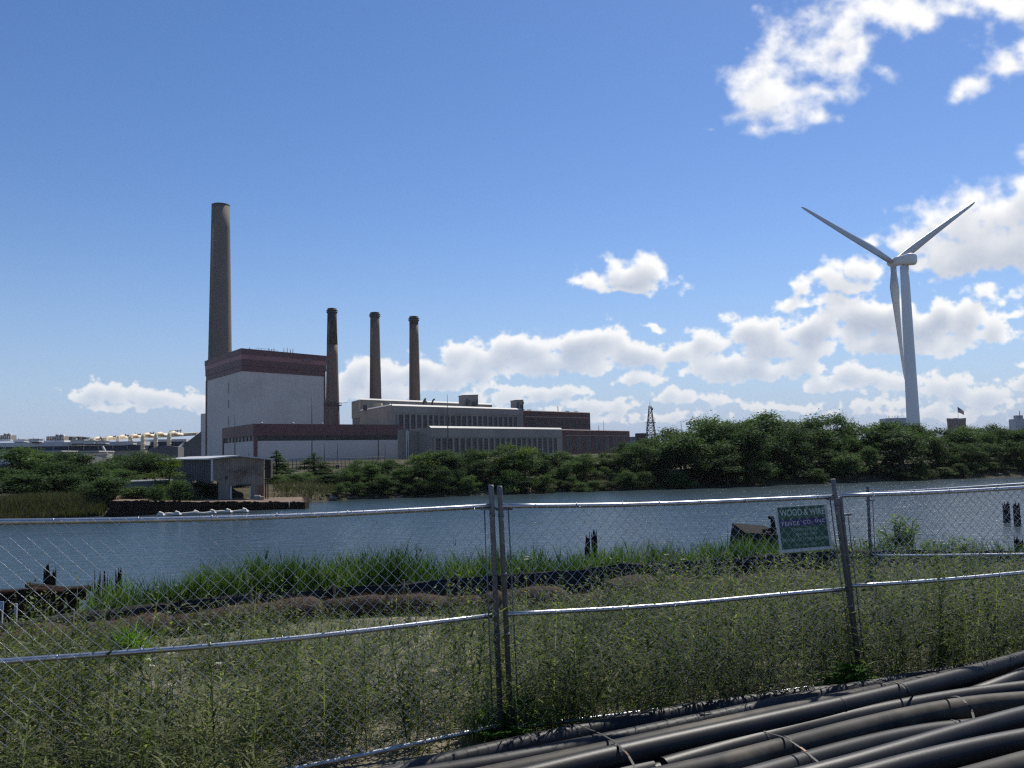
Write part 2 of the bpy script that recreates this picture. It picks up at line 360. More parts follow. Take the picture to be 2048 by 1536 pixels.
make_water()

# ------------------------------------------------------------------ foliage helpers
def cards(P, Nrm, size, aspect, rng, tint, droop=0.0, fold=True):
    """leaf-sized diamonds at P facing Nrm; returns V, F(quads), tint"""
    n = len(P); r = rng.normal(size=(n, 3)); a = np.cross(Nrm, r); a /= np.linalg.norm(a, axis=1)[:, None] + 1e-9
    b = np.cross(Nrm, a); b /= np.linalg.norm(b, axis=1)[:, None] + 1e-9
    a = a * (size * aspect)[:, None]; b = b * size[:, None]
    V = np.stack([P - b, P + a - b * .1, P + b, P - a - b * .1], 1)
    if droop: V[:, 2, 2] -= size * droop; V[:, 0, 2] -= size * droop
    F = np.arange(4 * n).reshape(-1, 4)
    return V.reshape(-1, 3), F, np.repeat(tint, 4)
def merge(parts):
    Vs, Fs, Ts, o = [], [], [], 0
    for V, F, T in parts: Vs.append(V); Fs.append(F + o); Ts.append(T); o += len(V)
    return np.concatenate(Vs), np.concatenate(Fs), np.concatenate(Ts)
def blades(base, dirs, length, width, rng, tint, seg=3, bend=.5):
    """grass blades: tapering strips of seg quads that bend over"""
    n = len(base); side = np.cross(dirs, np.array([0, 0, 1.0])); side += rng.normal(size=(n, 3)) * .5; side[:, 2] *= .2; side /= np.linalg.norm(side, axis=1)[:, None] + 1e-9
    out = dirs.copy(); out[:, 2] = 0
    rings = []
    for k in range(seg + 1):
        t = k / seg
        c = base + dirs * (length * t)[:, None] + out * (length * bend * t * t)[:, None]; c[:, 2] -= length * bend * .45 * t * t * np.linalg.norm(out, axis=1)
        w = width * (1 - t) ** .7 + width * .04
        rings.append(np.stack([c - side * w[:, None], c + side * w[:, None]], 1))
    V = np.stack(rings, 1).reshape(n, -1, 3); m = V.shape[1]
    f = np.array([(2 * k, 2 * k + 1, 2 * k + 3, 2 * k + 2) for k in range(seg)])
    F = (f[None] + (np.arange(n) * m)[:, None, None]).reshape(-1, 4)
    return V.reshape(-1, 3), F, np.repeat(tint, m)

# ------------------------------------------------------------------ near bank: temporary fence panels
GALV = mat('galvanised_steel', (.50, .51, .52), (.36, .37, .39), .34, 1.0, scale=9, bump=.05, bscale=60)
GALV_OLD = mat('dull_galvanised_post', (.20, .20, .21), (.13, .13, .14), .55, .6, scale=14, bump=.1, bscale=50)
WIRE = mat('galvanised_wire', (.60, .61, .62), (.42, .43, .45), .30, 1.0, scale=30)
def fence_panel(label, tl, tr, ml, mr, bl, br, pl, pr, group='temporary chain link fence panels', slack=.012, cell=.09, seed=1, ties=8, bars=True):
    """corner points of the rails' axes (top, middle, bottom; left, right) and the two posts as (top, bottom)"""
    rng = random.Random(seed)
    t = thing('chain_link_fence', (pl[1] + pr[1]) / 2, label, 'fence', group)
    R = .0185
    def rail(name, a, b, wob):
        pts = []
        for k in range(13):
            u = k / 12; p = a.lerp(b, u); p.z += -slack * 4 * u * (1 - u) + wob * math.sin(u * 7 + seed); pts.append(p)
        MB().tube(pts, R, 12).build(name, GALV, t)
        return lambda u: a.lerp(b, u) + Vector((0, 0, -slack * 4 * u * (1 - u)))
    ft = rail('top_rail', tl, tr, .004); fm = rail('middle_rail', ml, mr, .006); rail('bottom_rail', bl, br, .004)
    for top, bot in (pl, pr):
        o = MB(); d = (bot - top).normalized(); o.tube([top, top + d * .02, bot], [.0195, .0205, .0205], 12)
        n = 0
        for f in (.12, .36, .6):                                     # tie bands round the post
            c = top.lerp(bot, f); o.tube([c - d * .012, c + d * .012], .0245, 10)
        o.build('post', GALV_OLD, t)
    if bars:
        for (top, bot), sgn in ((pl, 1), (pr, -1)):
            ax = (tr - tl).normalized() * .062 * sgn
            MB().tube([top.lerp(bot, .09) + ax, top.lerp(bot, .97) + ax], .006, 6).build('tension_bar', GALV_OLD, t)
            c = top.lerp(bot, .095); MB().tube([c - ax * .6, c + ax * 1.5], .011, 6).build('clamp_bolt', GALV_OLD, t)
    # woven wire: each wire is a zigzag that hooks its neighbours; flat twists at every crossing
    o = MB(); L = (tr - tl).length; ncol = int(L / (cell / 2)); H = ((tl - bl).length + (tr - br).length) / 2; nrow = int(H / (cell / 2))
    nrm = (tr - tl).cross(Vector((0, 0, 1))).normalized()
    if nrm.y > 0: nrm = -nrm
    def surf(u, v):
        p = tl.lerp(tr, u).lerp(bl.lerp(br, u), v)
        bow = (.030 * math.sin(u * 9.0 + seed) * math.sin(v * 3.1) + .018 * math.sin(u * 23 + v * 5 + seed)) * math.sin(math.pi * min(1, max(0, v)))
        return p + nrm * (bow + .021) + Vector((0, 0, -.012 * math.sin(u * 31 + seed) * v))
    for c in range(ncol):
        for par in (0,):
            pts = []
            for r in range(nrow + 1):
                u = (c + (0 if (c + r) % 2 == 0 else 1) + (.03 if (c + r) % 2 == 0 else -.03) * -1) / ncol
                v = r / nrow
                if u < 0 or u > 1: u = min(1, max(0, u))
                p = surf(u, v) + nrm * (.0025 if (r + c) % 2 else -.0025)
                pts.append(p)
            for i in range(len(pts) - 1):
                a, b = pts[i], pts[i + 1]; d = (b - a).normalized(); e = d.cross(nrm).normalized(); w = .00120
                q = [a - e * w - nrm * w, a + e * w - nrm * w, a + e * w + nrm * w, a - e * w + nrm * w, b - e * w - nrm * w, b + e * w - nrm * w, b + e * w + nrm * w, b - e * w + nrm * w]
                o.add(q, [(0, 1, 5, 4), (1, 2, 6, 5), (2, 3, 7, 6), (3, 0, 4, 7)], 0, True)
            tip = pts[-1]; k = Vector((rng.uniform(-.01, .01), 0, rng.uniform(.018, .04)))       # cut wire ends above the rail
            for sgn in (-1, 1):
                q = tip + k + nrm * (sgn * .006) + Vector((sgn * .008, 0, 0)); o.tube([tip, q], .0016, 4, caps=False)
    o.build('wire_mesh', WIRE, t)
    for f, n in ((ft, ties), (fm, ties)):
        for k in range(n):
            u = (k + .6 + rng.uniform(-.15, .15)) / n; c = f(min(u, .98)); ax = (tr - tl).normalized()
            s2 = nrm.cross(ax); tie = MB()
            tie.tube([c + ax * (.004 * math.sin(w)) + nrm * (math.cos(w) * (R + .003)) + s2 * (math.sin(w) * (R + .003)) for w in [i * math.pi / 5 for i in range(11)]], .0024, 5, caps=False)
            if rng.random() < .5: tie.tube([c + nrm * (R + .003), c + nrm * (R + .03) + Vector((rng.uniform(-.03, .03), 0, rng.uniform(-.03, .04)))], .0022, 5)
            tie.build('wire_tie', WIRE, t)
    return t
YA0, YA1, YB0, YB1, YC1 = 5.17, 6.55, 6.60, 7.66, 8.22
def ext(a, b, k): return a + (b - a) * k
# left panel: its left end lies outside the frame
A = {n: (at(0, p[0], YA0), at(983, p[1], YA1)) for n, p in dict(t=(1042, 1013), m=(1322, 1233)).items()}
A['b'] = (at(0, 1640, YA0), at(998, 1453, YA1))
A = {n: (ext(v[1], v[0], 3.62 / (v[1] - v[0]).length), v[1]) for n, v in A.items()}
dn = Vector((0, 0, -.08)); up = Vector((0, 0, .12))
fence_panel('chain link fence panel nearest the left edge, silt fence and stumps seen through it', A['t'][0], A['t'][1], A['m'][0], A['m'][1], A['b'][0], A['b'][1],
            (A['t'][0] + up, A['b'][0] + dn), (at(982, 970, YA1), at(1002, 1470, YA1)), seed=1, slack=.022)
B = dict(t=(at(1001, 1013, YB0), at(1668, 994, YB1)), m=(at(1012, 1230, YB0), at(1690, 1179, YB1)), b=(at(1026, 1456, YB0), at(1712, 1362, YB1)))
fence_panel('middle chain link fence panel carrying the green sign', *B['t'], *B['m'], *B['b'], (at(999, 972, YB0), at(1023, 1470, YB0)), (at(1666, 958, YB1), at(1724, 1385, YB1)), seed=2)
C_ = dict(t=(at(1682, 991, YB1 + .06), at(2048, 973, YC1)), m=(at(1702, 1172, YB1 + .06), at(2048, 1143, YC1)), b=(at(1722, 1362, YB1 + .06), at(2048, 1318, YC1)))
C_ = {n: (v[0], ext(v[0], v[1], 3.62 / (v[1] - v[0]).length)) for n, v in C_.items()}
fence_panel('chain link fence panel running off to the right from the leaning post', *C_['t'], *C_['m'], *C_['b'], (C_['t'][0] + Vector((-.01, 0, -.01)), C_['b'][0] + dn), (C_['t'][1] + up, C_['b'][1] + dn), seed=3)
D_ = dict(t=(at(1736, 986, 11.8), at(2048, 967, 10.4)), m=(at(1742, 1110, 11.8), at(2048, 1108, 10.4)), b=(at(1746, 1240, 11.8), at(2048, 1256, 10.4)))
D_ = {n: (v[0], ext(v[0], v[1], 3.6 / (v[1] - v[0]).length)) for n, v in D_.items()}
fence_panel('farther chain link fence panel standing behind the right one, beside the leafy shrub', *D_['t'], *D_['m'], *D_['b'], (D_['t'][0] + up * .8, D_['b'][0] + dn * 3), (D_['t'][1] + up, D_['b'][1] + dn * 3), seed=4)

# ------------------------------------------------------------------ sign on the middle panel
def on_panel(px, py, off=.03):
    a, b, c = B['t'][0], B['t'][1], B['b'][0]; n = (b - a).cross(c - a).normalized()
    if n.y < 0: n = -n
    a = a + n * off; o = Vector((0, 0, EYE)); d = Vector(ray(px, py)); t = (a - o).dot(n) / d.dot(n); return o + d * t, n
def make_sign():
    cs = [on_panel(*p)[0] for p in ((1551, 1013), (1653, 1008), (1665.5, 1097.5), (1560, 1106.5))]; n = on_panel(1600, 1050)[1]
    gs = [on_panel(*p)[0] for p in ((1554.5, 1015.5), (1648, 1010), (1659.5, 1092), (1564.5, 1099.6))]
    t = thing('fence_sign', (cs[2] + cs[3]) / 2, 'green fence company sign with white lettering, wired to the middle fence panel', 'sign')
    WHT = mat('sign_white_plastic', (.62, .64, .66), (.55, .57, .58), .5, scale=20)
    GRN = mat('sign_green_print', (.012, .105, .055), (.010, .085, .045), .45, scale=30)
    PUR = mat('sign_purple_band', (.035, .02, .16), (.03, .018, .13), .45, scale=30)
    LET = mat('sign_lettering', (.62, .70, .66), (.55, .62, .58), .5, scale=40)
    LET2 = mat('sign_faded_lettering', (.34, .48, .40), (.28, .42, .34), .5, scale=40)
    m = MB(); m.add([c for c in cs] + [c + n * .004 for c in cs], [(0, 1, 2, 3), (7, 6, 5, 4), (0, 4, 5, 1), (1, 5, 6, 2), (2, 6, 7, 3), (3, 7, 4, 0)]); m.build('board', WHT, t)
    def uv(u, v, q=0.0): return gs[0].lerp(gs[1], u).lerp(gs[3].lerp(gs[2], u), v) - n * q
    MB().quad(uv(0, 0, .0012), uv(0, 1, .0012), uv(1, 1, .0012), uv(1, 0, .0012)).build('green_field', GRN, t)
    MB().quad(uv(0, .305, .0022), uv(0, .47, .0022), uv(1.0, .45, .0022), uv(1.0, .285, .0022)).build('purple_band', PUR, t)
    def text(s, u0, u1, v0, v1, m, spacing=1.0, bold=0.0):
        cu = bpy.data.curves.new('lettering', 'FONT'); cu.body = s; cu.space_character = spacing; cu.offset = bold; cu.resolution_u = 3
        ob = bpy.data.objects.new('lettering', cu); COL.objects.link(ob)
        dg = bpy.context.evaluated_depsgraph_get(); me = bpy.data.meshes.new_from_object(ob.evaluated_get(dg)); bpy.data.objects.remove(ob)
        co = [v.co.copy() for v in me.vertices]; x0 = min(c.x for c in co); x1 = max(c.x for c in co); y0 = min(c.y for c in co); y1 = max(c.y for c in co)
        for v, c in zip(me.vertices, co):
            a = (c.x - x0) / (x1 - x0); b = (c.y - y0) / (y1 - y0); v.co = uv(u0 + (u1 - u0) * a, v1 + (v0 - v1) * b, .0034) - t.location
        me.materials.clear(); me.materials.append(m)
        o = bpy.data.objects.new('lettering', me); COL.objects.link(o); o.parent = t; o['label'] = 'lettering reading ' + s if len(s) < 40 else 'lettering'
    text('WOOD & WIRE', .035, .985, .055, .215, LET, 1.0, .012)
    text('FENCE', .05, .42, .345, .445, LET, 1.2, .012); text('CO', .50, .655, .335, .43, LET, 1.2, .012); text('INC', .765, .97, .325, .415, LET, 1.2, .012)
    text('TEMPORARY FENCE', .25, .78, .515, .585, LET2, 1.0, .012)
    text('1-888-966-7947', .26, .77, .625, .70, LET2, 1.0, .012)
    text('SERVICING ALL OF NEW ENGLAND', .015, .985, .745, .82, LET2, 1.0, .014)
    text('www.woodandwirefence.com', .23, .80, .885, .935, LET2)
make_sign()

# ------------------------------------------------------------------ black plastic pipes strapped in a loose pile
PIPE = mat('dusty_black_polyethylene', (.014, .014, .0155), (.040, .039, .038), .5, 0, scale=2.2, detail=8, bump=.04, bscale=60, lo=.42, hi=.75, streak=(1, 1, 1), dirt=(.070, .066, .059), dscale=1.3, spec=.2)
PIPE2 = mat('clean_black_polyethylene', (.012, .012, .0125), (.028, .027, .025), .46, 0, spec=.24, scale=2.8, detail=8, bump=.04, bscale=60)
PIPE3 = mat('muddy_black_polyethylene', (.026, .025, .023), (.080, .073, .060), .6, 0, scale=1.6, detail=9, bump=.04, bscale=60, lo=.4, hi=.7, dirt=(.13, .11, .08), dscale=1.1, spec=.15)
STRAP = mat('black_steel_strapping', (.012, .0115, .011), (.022, .020, .019), .65, .0, scale=30)
RUSTY = mat('bare_buckle_metal', (.22, .12, .06), (.15, .075, .035), .6, .2, scale=60)
PR = .074
def smooth_path(pts, n=40):
    P = [pts[0] * 2 - pts[1]] + pts + [pts[-1] * 2 - pts[-2]]; out = []
    seg = len(pts) - 1
    for i in range(seg):
        a, b, c, d = P[i:i + 4]
        for k in range(max(2, n // seg)):
            t = k / max(2, n // seg)
            out.append(.5 * ((2 * b) + (c - a) * t + (2 * a - 5 * b + 4 * c - d) * t * t + (3 * b - a - 3 * c + d) * t ** 3))
    out.append(pts[-1]); return out
PIPES = {}
def pipe(key, top, h0, h1, label, m=PIPE, ext0=0.0, ext1=0.0, r=PR, open0=False, open1=False):
    """pixel path of the visible upper edge; h = depth of the axis below the eye at both ends"""
    pts = []
    q = np.polynomial.Polynomial.fit([a for a, _ in top], [b for _, b in top], min(3, len(top) - 1, max(1, len(top) // 2)))   # even out the hand-read points
    k = max(4, min(9, len(top))); top = [(float(a), float(q(a))) for a in np.linspace(top[0][0], top[-1][0], k)]
    for i, (px, py) in enumerate(top):
        h = h0 + (h1 - h0) * i / (len(top) - 1) - .03
        p = onz(px, py, EYE - h); d = (p - Vector((0, 0, EYE))).length; rp = r * FPX / d
        pts.append(onz(px + rp * .22, py + rp * .97, EYE - h))
    if ext0:
        L0 = (pts[0] - pts[1]).length; dv = (pts[0] - pts[1]).normalized()
        for j in range(max(1, round(ext0 / L0))): pts = [pts[0] + dv * L0] + pts
    if ext1:
        dv = (pts[-1] - pts[-2]).normalized(); L0 = (pts[-1] - pts[-2]).length; e0 = pts[-1].copy()
        for j in range(1, max(2, int(ext1 * 2.8 / L0)) + 1): dv.z *= .7; e0 = e0 + dv * L0; pts.append(e0.copy())
    path = smooth_path(pts, max(60, 5 * len(pts))); o = MB()
    o.tube(path, r, 28, caps=not (open0 or open1))
    if open0 or open1:
        o.tube(path[::-1] if False else path, r * .86, 28, caps=False)
        for e, flag in ((0, open0), (-1, open1)):
            q = path[1] if e == 0 else path[-2]; c = path[e]
            tt = (path[e] - q).normalized(); a = tt.cross(Vector((0, 0, 1))).normalized(); b = a.cross(tt)
            n = 28; vs = []
            for j in range(n):
                w = 2 * math.pi * j / n; dd = a * math.cos(w) + b * math.sin(w); vs += [c + dd * r, c + dd * r * .86]
            o.add(vs, [(2 * j, 2 * ((j + 1) % n), 2 * ((j + 1) % n) + 1, 2 * j + 1) for j in range(n)], 0)
    ob = o.build('plastic_pipe', m); tag(ob, label, 'pipe', 'black pipes piled inside the fence'); PIPES[key] = (path, r)
    return ob
pipe(1, [(780, 1534), (893, 1509), (1000, 1482), (1155, 1451), (1246, 1433), (1360, 1412), (1498, 1392), (1621, 1378), (1690, 1370)], 2.085, 2.085, 'black pipe lying farthest back, closest to the fence foot', ext0=1.2, ext1=1.5)
pipe(2, [(856, 1534), (1000, 1508), (1088, 1493), (1190, 1473), (1264, 1457), (1360, 1440), (1428, 1424), (1516, 1404), (1600, 1388), (1700, 1370), (1741, 1361), (1811, 1350), (1899, 1337), (1960, 1326)], 2.07, 2.05, 'grey dusty pipe second from the fence, crossing behind the thick bend at right', ext0=1.2, ext1=1.6)
pipe(3, [(975, 1536), (1105, 1509), (1207, 1485), (1299, 1467), (1360, 1457), (1445, 1438), (1516, 1422), (1604, 1403), (1700, 1383), (1774, 1367), (1829, 1358), (1890, 1345), (1960, 1331)], 2.03, 2.02, 'tan dusted pipe third from the fence, under the rusty strap buckle', PIPE3, ext0=1.2, ext1=1.6)
p4 = pipe(4, [(1053, 1536), (1141, 1512), (1237, 1491), (1340, 1471), (1445, 1447), (1516, 1431), (1604, 1413), (1665, 1402), (1741, 1383), (1800, 1372), (1846, 1360), (1899, 1345), (1952, 1329), (2004, 1316), (2048, 1308)], 1.98, 1.93, 'black pipe with a welded joint, rising highest at the right edge', PIPE2, ext0=1.2, ext1=1.2)
pipe(5, [(1322, 1520), (1360, 1507), (1428, 1489), (1525, 1464), (1621, 1441), (1700, 1423), (1776, 1406), (1864, 1390), (1952, 1378), (2048, 1366)], 2.06, 1.99, 'black pipe whose open end shows at the bottom of the photo', PIPE2, ext1=1.2, open0=True)
pipe(12, [(1180, 1550), (1241, 1536), (1300, 1523)], 2.075, 2.075, 'short piece of pipe ending beside the two open pipe mouths', ext0=1.3, open1=True)
pipe(13, [(1302, 1531), (1360, 1518), (1440, 1499)], 2.09, 2.09, 'low pipe with its mouth tucked under the other open end', PIPE2, ext1=1.0, open0=True)
pipe(6, [(1340, 1534), (1410, 1516), (1498, 1498), (1568, 1479), (1639, 1461), (1700, 1443), (1776, 1427), (1864, 1410), (1925, 1399), (2048, 1388)], 1.97, 1.93, 'mud streaked brown grey pipe in the middle of the pile', PIPE3, ext0=1.2, ext1=1.2)
pipe(7, [(1509, 1536), (1600, 1510), (1700, 1484), (1776, 1466), (1846, 1453), (1902, 1446), (1940, 1443)], 2.0, 2.03, 'pipe that dips and ends beneath a higher pipe at right', ext0=1.2, open1=True)
pipe(8, [(1621, 1535), (1700, 1513), (1776, 1494), (1864, 1468), (1943, 1445), (2004, 1429), (2048, 1418)], 1.93, 1.86, 'smooth black pipe climbing over the one that ends beneath it', PIPE2, ext0=1.2, ext1=1.2)
pipe(9, [(1728, 1536), (1829, 1508), (1917, 1489), (1987, 1475), (2048, 1463)], 1.92, 1.88, 'clean black pipe second from the bottom right corner', PIPE2, ext0=1.2, ext1=1.2)
pipe(10, [(1952, 1536), (2048, 1510)], 1.9, 1.88, 'yellowish dusty pipe in the very bottom right corner', PIPE3, ext0=1.4, ext1=1.4)
pipe(11, [(1900, 1392), (1978, 1367), (2013, 1352), (2048, 1340)], 2.08, 1.98, 'pipe emerging from between two others at the right edge', PIPE2, ext1=1.2)
for src, dz, dy, lab in ((4, .160, .07, 'added filler pipe darkening the gap between the jointed pipe and the next'), (6, .160, .07, 'added filler pipe darkening the gap beneath the mud streaked one'), (8, .165, .06, 'added filler pipe darkening the gap under the smooth climbing one'), (9, .165, .06, 'added filler pipe darkening the gap near the bottom right corner'), (9, .10, -.25, 'added filler pipe darkening the gap nearest the viewer at the bottom edge')):  # extra pipes added below, so gaps over the pale ground look shaded
    path, r = PIPES[src]; m = MB(); m.tube([p + Vector((0, dy, -dz)) for p in path], r, 20); tag(m.build('plastic_pipe', PIPE2), lab, 'pipe', 'black pipes piled inside the fence')
def joint(key, px):
    path, r = PIPES[key]; best = min(range(1, len(path) - 1), key=lambda i: abs(to_px(np.array(path[i].x), np.array(path[i].y), np.array(path[i].z))[0] - px))
    d = (path[best + 1] - path[best]).normalized(); c = path[best]
    o = MB().tube([c - d * .006, c - d * .002, c + d * .002, c + d * .006], [r * 1.0, r * 1.045, r * 1.045, r * 1.0], 28, caps=False); return o.build('weld_bead', STRAP, None)
jb = joint(4, 1670); jb.parent = p4
def ring(o, key, px, a0=-30, a1=210, w=.008):
    """a strap lying tight over the top of one pipe near photo column px"""
    path, r = PIPES[key]; i = min(range(1, len(path) - 1), key=lambda i: abs(to_px(np.array(path[i].x), np.array(path[i].y), np.array(path[i].z))[0] - px))
    d = (path[i + 1] - path[i]).normalized(); a = d.cross(Vector((0, 0, 1))).normalized(); b = a.cross(d); vs = []
    for k in range(15):
        q = R_(a0 + (a1 - a0) * k / 14); e = a * math.cos(q) + b * math.sin(q)
        vs += [path[i] + e * (r + .002) - d * w, path[i] + e * (r + .002) + d * w, path[i] + e * (r + .0035) + d * w, path[i] + e * (r + .0035) - d * w]
    fs = [(4 * k + j, 4 * k + (j + 1) % 4, 4 * k + 4 + (j + 1) % 4, 4 * k + 4 + j) for k in range(14) for j in range(4)]
    o.add(vs, fs); return path[i] + b * (r + .004)
def band(o, pts, w=.008, mi=0):
    vs = []
    for i, p in enumerate(pts):
        d = (pts[min(i + 1, len(pts) - 1)] - pts[max(i - 1, 0)]).normalized(); s = d.cross(Vector((0, 0, 1)));
        s = s.normalized() if s.length > .01 else Vector((1, 0, 0)); n = s.cross(d).normalized()
        vs += [p - s * w, p + s * w, p + s * w + n * .0015, p - s * w + n * .0015]
    fs = [(4 * k + j, 4 * k + (j + 1) % 4, 4 * k + 4 + (j + 1) % 4, 4 * k + 4 + j) for k in range(len(pts) - 1) for j in range(4)]
    o.add(vs, fs, mi)
def strap(label, rings, line, buckle=None):
    o = MB()
    for k, px in rings: ring(o, k, px)
    pts = [onz(px, py, EYE - h + .062) for px, py, h in line]; band(o, smooth_path(pts, 18))
    ob = o.build('steel_strap', STRAP, origin=pts[0]); tag(ob, label, 'strap', 'steel straps round the pipes')
    if buckle:
        m = MB(); p = smooth_path(pts, 18); i = int(len(p) * buckle); band(m, [q + Vector((0, 0, .003)) for q in p[i:i + 2]], .009); b = m.build('buckle', RUSTY, ob)
GB = 'steel straps round the pipes'
strap('short strap over the rear pipe, nearest the left of the pile', [(1, 1066)], [(1066, 1470, 2.028), (1073, 1478, 2.03), (1082, 1492, 2.09)])
strap('strap with an orange rusty buckle slanting down to the bottom edge', [(1, 1157), (2, 1194), (3, 1216), (4, 1243)], [(1158, 1451, 2.02), (1180, 1459, 2.0), (1208, 1471, 1.985), (1233, 1487, 1.93), (1243, 1497, 1.925), (1257, 1512, 1.96), (1271, 1537, 2.0), (1282, 1558, 2.03)], .62)
strap('strap with a pale buckle crossing the middle pipes', [(5, 1533), (6, 1575), (7, 1610)], [(1526, 1464, 1.97), (1548, 1469, 1.93), (1570, 1476, 1.905), (1590, 1488, 1.905), (1612, 1504, 1.93), (1636, 1524, 1.95), (1657, 1536, 1.93), (1680, 1552, 1.95)], .5)
strap('strap with a small buckle over the thick bend near the leaning post', [(2, 1742), (3, 1775), (4, 1806)], [(1740, 1361, 1.99), (1760, 1364, 1.97), (1790, 1365, 1.91), (1806, 1373, 1.885), (1818, 1386, 1.93), (1828, 1397, 1.99)], .42)
strap('loose loop of strap standing up off the pipes at right', [(7, 1905)], [(1885, 1402, 1.93), (1892, 1396, 1.89), (1904, 1393, 1.86), (1918, 1394, 1.855), (1932, 1406, 1.86), (1942, 1418, 1.90), (1949, 1441, 1.95)])

# ------------------------------------------------------------------ near bank: silt fence, straw wattles, old timber
def make_silt_fence():
    FAB = mat('black_silt_fabric', (.006, .006, .0065), (.012, .0115, .012), .85, scale=3, bump=.2, bscale=30)
    STK = mat('weathered_stake', (.22, .18, .13), (.12, .10, .075), .9, scale=20, streak=(1, 1, .2))
    tops = [(-220, 1270), (0, 1246), (160, 1225), (330, 1203), (480, 1190), (660, 1178), (820, 1165), (985, 1150), (1080, 1144), (1180, 1136), (1250, 1127), (1330, 1125), (1420, 1121), (1520, 1110), (1640, 1102), (1760, 1100), (1900, 1101), (2048, 1102), (2300, 1100)]
    root = thing('silt_fence', SILT[4], 'low black fabric silt fence running along the bank behind the brown wattles', 'silt fence')
    n = 260; xs = np.linspace(SX[0], SX[-1], n); rng = np.random.default_rng(4)
    pxs = []; top = []
    tp = []
    for px, py in tops:
        # depth of the fence line at this column
        y = 12.0
        for _ in range(12):
            p = at(px, py, y); y = float(silt_y(p.x)) + .22
        tp.append(at(px, py, y))
    tx = [p.x for p in tp]; tz = [p.z for p in tp]
    V = []; rows = 6
    for i, x in enumerate(xs):
        y = float(silt_y(x)) + .22; zt = float(np.interp(x, tx, tz)) + .010 * math.sin(x * 4.3) + .005 * math.sin(x * 11); zb = gz(x, y) - .1
        for r in range(rows):
            f = r / (rows - 1); V.append((x, y + .05 * math.sin(x * 3 + f * 4) * (1 - abs(2 * f - 1)) + .05 * (1 - f) * math.sin(x * 1.7), zb + (zt - zb) * f))
    i = np.arange(n - 1)[:, None] * rows + np.arange(rows - 1)[None]
    F = np.stack([i, i + rows, i + rows + 1, i + 1], -1).reshape(-1, 4)
    fab = np_mesh('fabric', np.array(V), F, FAB, smooth=True, parent=root, origin=tuple(root.location))
    md = fab.modifiers.new('solid', 'SOLIDIFY'); md.thickness = .006
    x = SX[0] + .3
    while x < SX[-1] - .5:
        y = float(silt_y(x)) + .18; zt = float(np.interp(x, tx, tz)); lean = random.uniform(-.06, .06)
        b = Vector((x, y, gz(x, y) - .2)); MB().box(((x + lean / 2), y, (b.z + zt + .06) / 2), (.035, .03, zt + .06 - b.z), Matrix.Rotation(lean, 3, 'Y')).build('stake', STK, root); x += random.uniform(.75, 1.35)
make_silt_fence()
def make_wattle(x0, x1, r, label, dz=0.0, off=-.42, light=.4):
    STRAW = MATS.get('coir_straw') or mat('coir_straw', (.062, .034, .020), (.032, .019, .012), .95, scale=9, bump=1.0, bscale=50, dirt=(.10, .062, .034), dscale=3)
    FIB = MATS.get('straw_fibres') or leaf_mat('straw_fibres', (.032, .018, .010), (.22, .13, .065), .14, rnd=0)
    n = max(8, int((x1 - x0) * 9)); rng = np.random.default_rng(int(abs(x0) * 100) + 3); path = []; rad = []
    for k in range(n + 1):
        u = k / n; x = x0 + (x1 - x0) * u; y = float(silt_y(x)) + off; rr = r * (1 + .05 * math.sin(x * 3.1) + .05 * math.sin(x * 7.7))
        e = min(u, 1 - u) * (x1 - x0); rr *= (.82 + .18 * e / .06) if e < .06 else 1
        path.append(Vector((x, y, gz(x, y) + rr * .80 + dz - .04))); rad.append(rr)
    o = MB().tube(path, rad, 16); ob = o.build('straw_wattle', STRAW, origin=path[n // 2]); tag(ob, label, 'wattle', 'brown straw wattles laid along the silt fence')
    m = int(2600 * (x1 - x0)); P = []; D = []
    k = rng.random(m) * n; i = np.minimum(k.astype(int), n - 1); f = k - i
    c = np.array(path)[i] * (1 - f)[:, None] + np.array(path)[i + 1] * f[:, None]; rr = np.array(rad)[i] * (1 - f) + np.array(rad)[i + 1] * f
    w = rng.random(m) * 2 * np.pi; d = np.stack([np.zeros(m), np.cos(w), np.sin(w)], 1); P = c + d * rr[:, None] * .97
    D = d * .45 + rng.normal(size=(m, 3)) * .55; D[:, 0] += rng.normal(size=m) * .8; D /= np.linalg.norm(D, axis=1)[:, None]
    V, F, T = blades(P, D, rng.uniform(.03, .10, m), rng.uniform(.0016, .004, m), rng, np.clip(rng.normal(light, .28, m), 0, 1), seg=2, bend=.3)
    np_mesh('straw', V, F, FIB, T, parent=ob, origin=tuple(ob.location))
def sx_of(px):
    best = min(np.linspace(SX[0], SX[-1], 3000), key=lambda x: abs(to_px(np.array(x), np.array(float(silt_y(x)) - .42), np.array(EYE - 2.5))[0] - px)); return float(best)
for a, b, r, l, dz in ((-190, 128, .20, 'straw wattle at the left edge, below the dark timber wall', 0), (132, 335, .20, 'straw wattle left of the bright green tuft of grass', 0), (338, 640, .19, 'long straw wattle between the bright tuft and the pale sandy patch', 0), (643, 965, .18, 'straw wattle left of the double fence post', 0),
                       (968, 1128, .21, 'rounded reddish wattle just right of the double fence post', .02), (1122, 1214, .15, 'short low wattle in the dip where the silt fence stands highest', -.02), (1212, 1312, .24, 'fat pale topped wattle lying crossways on the row', .02), (1314, 1668, .20, 'wattle below the wrecked timber crib and the sign', 0), (1672, 1860, .19, 'overgrown wattle right of the leaning post', 0), (1864, 2180, .19, 'wattle at the right edge seen through the farther fence', 0)):
    make_wattle(sx_of(a), sx_of(b), r, l, dz)

